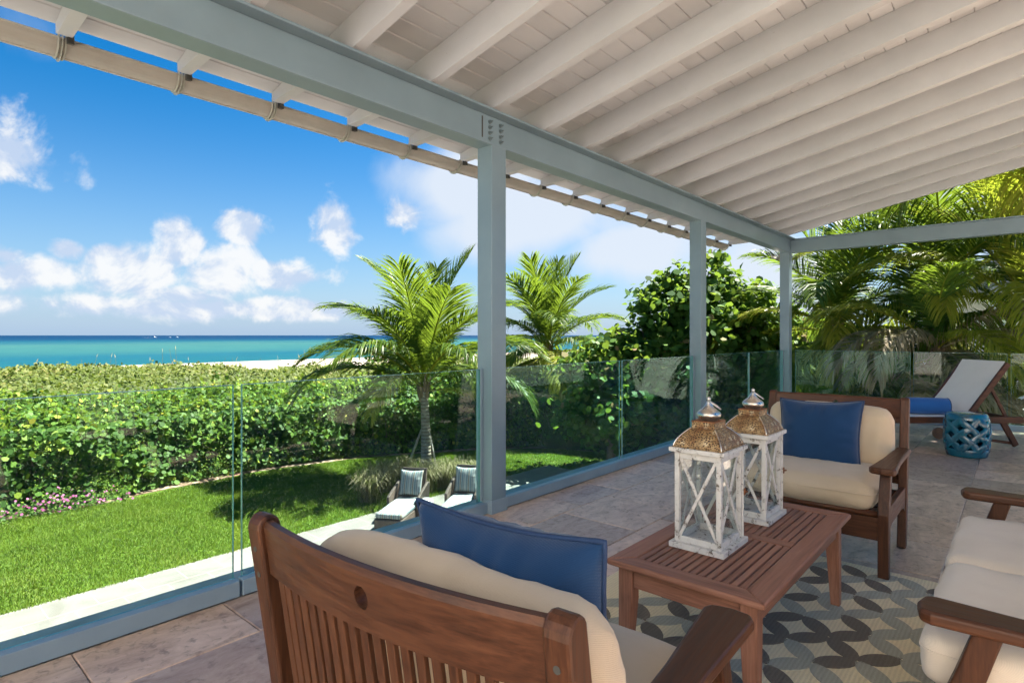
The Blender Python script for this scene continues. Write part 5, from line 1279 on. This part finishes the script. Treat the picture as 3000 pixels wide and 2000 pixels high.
npz(MB().prism([(-9.6, 3.4), (5.6, 3.4), (-2, 6.0)], 0, 35.4, 46.5), 'roof', M_roofgrey)
for y in (-6.6, -4.0, -1.4, 0.6, 1.0, 2.4, 2.8, 4.6):
    npz(MB().lathe([(0.19, G), (0.19, G + 0.2), (0.14, G + 0.25), (0.125, 3.0), (0.18, 3.1), (0.18, 3.398)], 16, (36.0, y)), 'column', M_bark_white, smooth=False)
for y in (-7, -3.5, 0.0, 3.0):
    w = npz(MB().box(37.94, 37.999, y - 0.6, y + 0.6, -1.0, 1.2), 'window', M_bark_white); MB().box(37.92, 37.939, y - 0.5, y + 0.5, -0.9, 1.1).obj('pane', M_window, w)

# ------------------------------------------------------------------ chaises, stool and grasses on the lower paving
def pool_chaise(label, loc, rz_, group):
    c = thing('wicker_chaise', label, 'chaise', loc, rz_, group)
    def P(mb, nm, mat, **k): return mb.obj(nm, mat, c, **k)
    P(MB().box(-0.85, 0.55, -0.30, 0.30, 0.05, 0.30), 'body', M_wicker, bevel=0.02)
    for s in (-1, 1):
        ar = [(-0.05, 0.0), (-0.05, 0.52), (0.10, 0.58), (0.62, 0.74), (0.70, 0.70), (0.62, 0.0)]
        P(MB().prism(ar, 1, s * 0.335 - 0.03, s * 0.335 + 0.03), 'arm', M_wicker, bevel=0.015)
        P(MB().box(-0.84, -0.78, s * 0.26 - 0.03, s * 0.26 + 0.03, 0.0, 0.0495), 'foot', M_wicker)
    P(MB().bar((0.50, 0, 0.30), (0.80, 0, 0.98), 0.56, 0.05, (0, 1, 0)), 'backrest', M_wicker, bevel=0.01) if False else P(MB().prism([(0.46, 0.30), (0.53, 0.30), (0.76, 1.0), (0.70, 1.01)], 1, -0.29, 0.29), 'backrest', M_wicker, bevel=0.01)
    return c
def pool_set(labs, loc, rz_):
    c = pool_chaise(labs[0], loc, rz_, 'wicker chaises on the lower paving')
    o = link('chaise_cushion', cushion_mesh('chaise_cushion', 1.32, 0.58, 0.12, 0.045, 0.015, 0.004, n=12, seed=40), M_stripe); put(o, c, -0.17, 0, 0.363); tag(o, labs[1], 'cushion')
    me, seam = pillow_mesh('striped_pillow', 0.56, 0.58, 0.17, seed=9, n=20); o = link('striped_pillow', me, M_stripe); put(o, c, 0.47, 0, 0.725, 0.32); tag(o, labs[2], 'pillow')
CH = Vector((7.12, 9.58, G + 0.012)); cd = Vector((0.86, 0.51, 0)).normalized(); cr = math.atan2(cd.y, cd.x)
pool_set(('brown wicker chaise with a striped cushion, the one farther from the blue grey post', 'striped seat cushion on the chaise farther from the blue grey post', 'striped pillow upright on the chaise farther from the blue grey post'), CH + cd * 0.83, cr)
pool_set(('brown wicker chaise with a striped cushion, the one next to the blue grey post', 'striped seat cushion on the chaise next to the blue grey post', 'striped pillow upright on the chaise next to the blue grey post'), CH + cd * 0.83 + Vector((1.02, -0.72, 0)), cr)
stool('garden_stool', 'white ceramic garden stool with pierced lattice between the two striped chaises', (8.22, 9.72, G + 0.013), 0, 0.17, 0.46, M_wglaze, 7)
def grass_clump(label, loc, n, L_, seed):
    r_ = np.random.default_rng(seed); o0 = thing('fountain_grass', label, 'ornamental grass', loc, 0, 'fountain grasses behind the chaises')
    V = []; Fc = []; A_ = []
    for k in range(n):
        a = r_.uniform(0, 6.283); l = L_ * r_.uniform(0.6, 1.15); out = r_.uniform(0.1, 0.75) * l; b = np.array([r_.normal(0, .10), r_.normal(0, .10), 0]); d = np.array([math.cos(a), math.sin(a), 0]); w = 0.006
        s_ = np.array([-d[1], d[0], 0]) * w; z = np.array([0, 0, 1.0]); va = float(np.clip(r_.normal(.5, .3), 0, 1))
        p0 = b; p1 = b + d * out * .3 + z * l * .5; p2 = b + d * out * .7 + z * l * .8; p3 = b + d * out * 1.1 + z * l * (0.95 - out / l * .5)
        for A, B, wa, wb in ((p0, p1, 1, 1), (p1, p2, 1, .8), (p2, p3, 1.3, .2)):
            o = len(V); V += [A - s_ * wa, A + s_ * wa, B + s_ * wb, B - s_ * wb]; Fc.append((o, o + 1, o + 2, o + 3)); A_ += [va * .7 if A is p0 else min(1, va + .25)] * 4
    o = link('blades', np_mesh('blades', V, Fc, A_, M_plume), M_plume, o0); o['kind'] = 'stuff'
for i, (px, py) in enumerate(((1120, 1440), (1190, 1425), (1245, 1440), (1305, 1430), (1350, 1425), (1395, 1440), (1085, 1470))):
    q = at_z(px, py, G); grass_clump('tuft of tan feathery fountain grass behind the striped chaises', (q.x, q.y, G), 420, 0.85, 60 + i)

# ------------------------------------------------------------------ far things: thatched beach shade, boats
ub = at_t(1300, 1065, 70); ub.z = float(ground_z(np.array([ub.x]), np.array([ub.y]))[0])
u_ = thing('beach_umbrella', 'thatched beach shade on a post beyond the dune scrub', 'beach shade', ub)
MB().tube([(0, 0, -0.2), (0, 0, 2.6)], 0.09, 8).obj('pole', M_stem, u_)
MB().lathe([(1.5, 1.95), (1.45, 2.05), (0.8, 2.55), (0.08, 3.0), (0.06, 2.9), (0.7, 2.45), (1.3, 1.95)], 20).obj('thatch', M_thatch, u_)
def boat(label, px, t, s, cabin):
    d = ray(px, 985); p = Vector((d.x * t, d.y * t, -4.5)); b = thing('motor_boat', label, 'boat', p, R(random.uniform(100, 150)), 'boats on the horizon')
    hull = [(-1, -0.28), (-1, 0.28), (0.3, 0.30), (0.75, 0.18), (1.05, 0), (0.75, -0.18), (0.3, -0.30)]
    m = MB(); n = len(hull); m.add([(x * 5 * s, y * 5 * s, 1.1 * s) for x, y in hull] + [(x * 4.6 * s, y * 3.6 * s, -0.5 * s) for x, y in hull], [tuple(range(n)), tuple(range(n, 2 * n))] + [(i, (i + 1) % n, n + (i + 1) % n, n + i) for i in range(n)])
    m.obj('hull', M_hull, b)
    MB().box(-1.5 * s, 1.2 * s, -0.9 * s, 0.9 * s, 1.1 * s, (2.4 + cabin) * s).obj('cabin', M_hull, b, bevel=0.1)
    MB().box(-1.2 * s, 1.25 * s, -0.95 * s, 0.95 * s, 1.6 * s, 2.1 * s).obj('cabin_window', M_window, b)
boat('white motor boat leaving a long wake on the horizon', 452, 1500, 1.1, 0.3)
boat('small white boat near the horizon, between the wake and the tallest boat', 497, 1500, 0.7, 0.2)
boat('white boat with a tall cabin near the horizon', 518, 1500, 0.8, 0.9)
wk = at_t(438, 986, 1500); tag(MB().box(wk.x - 16, wk.x + 10, wk.y - 2, wk.y + 2, -4.52, -4.42).obj('boat_wake', M_hull), 'white foam wake trailing behind the motor boat', 'wake')
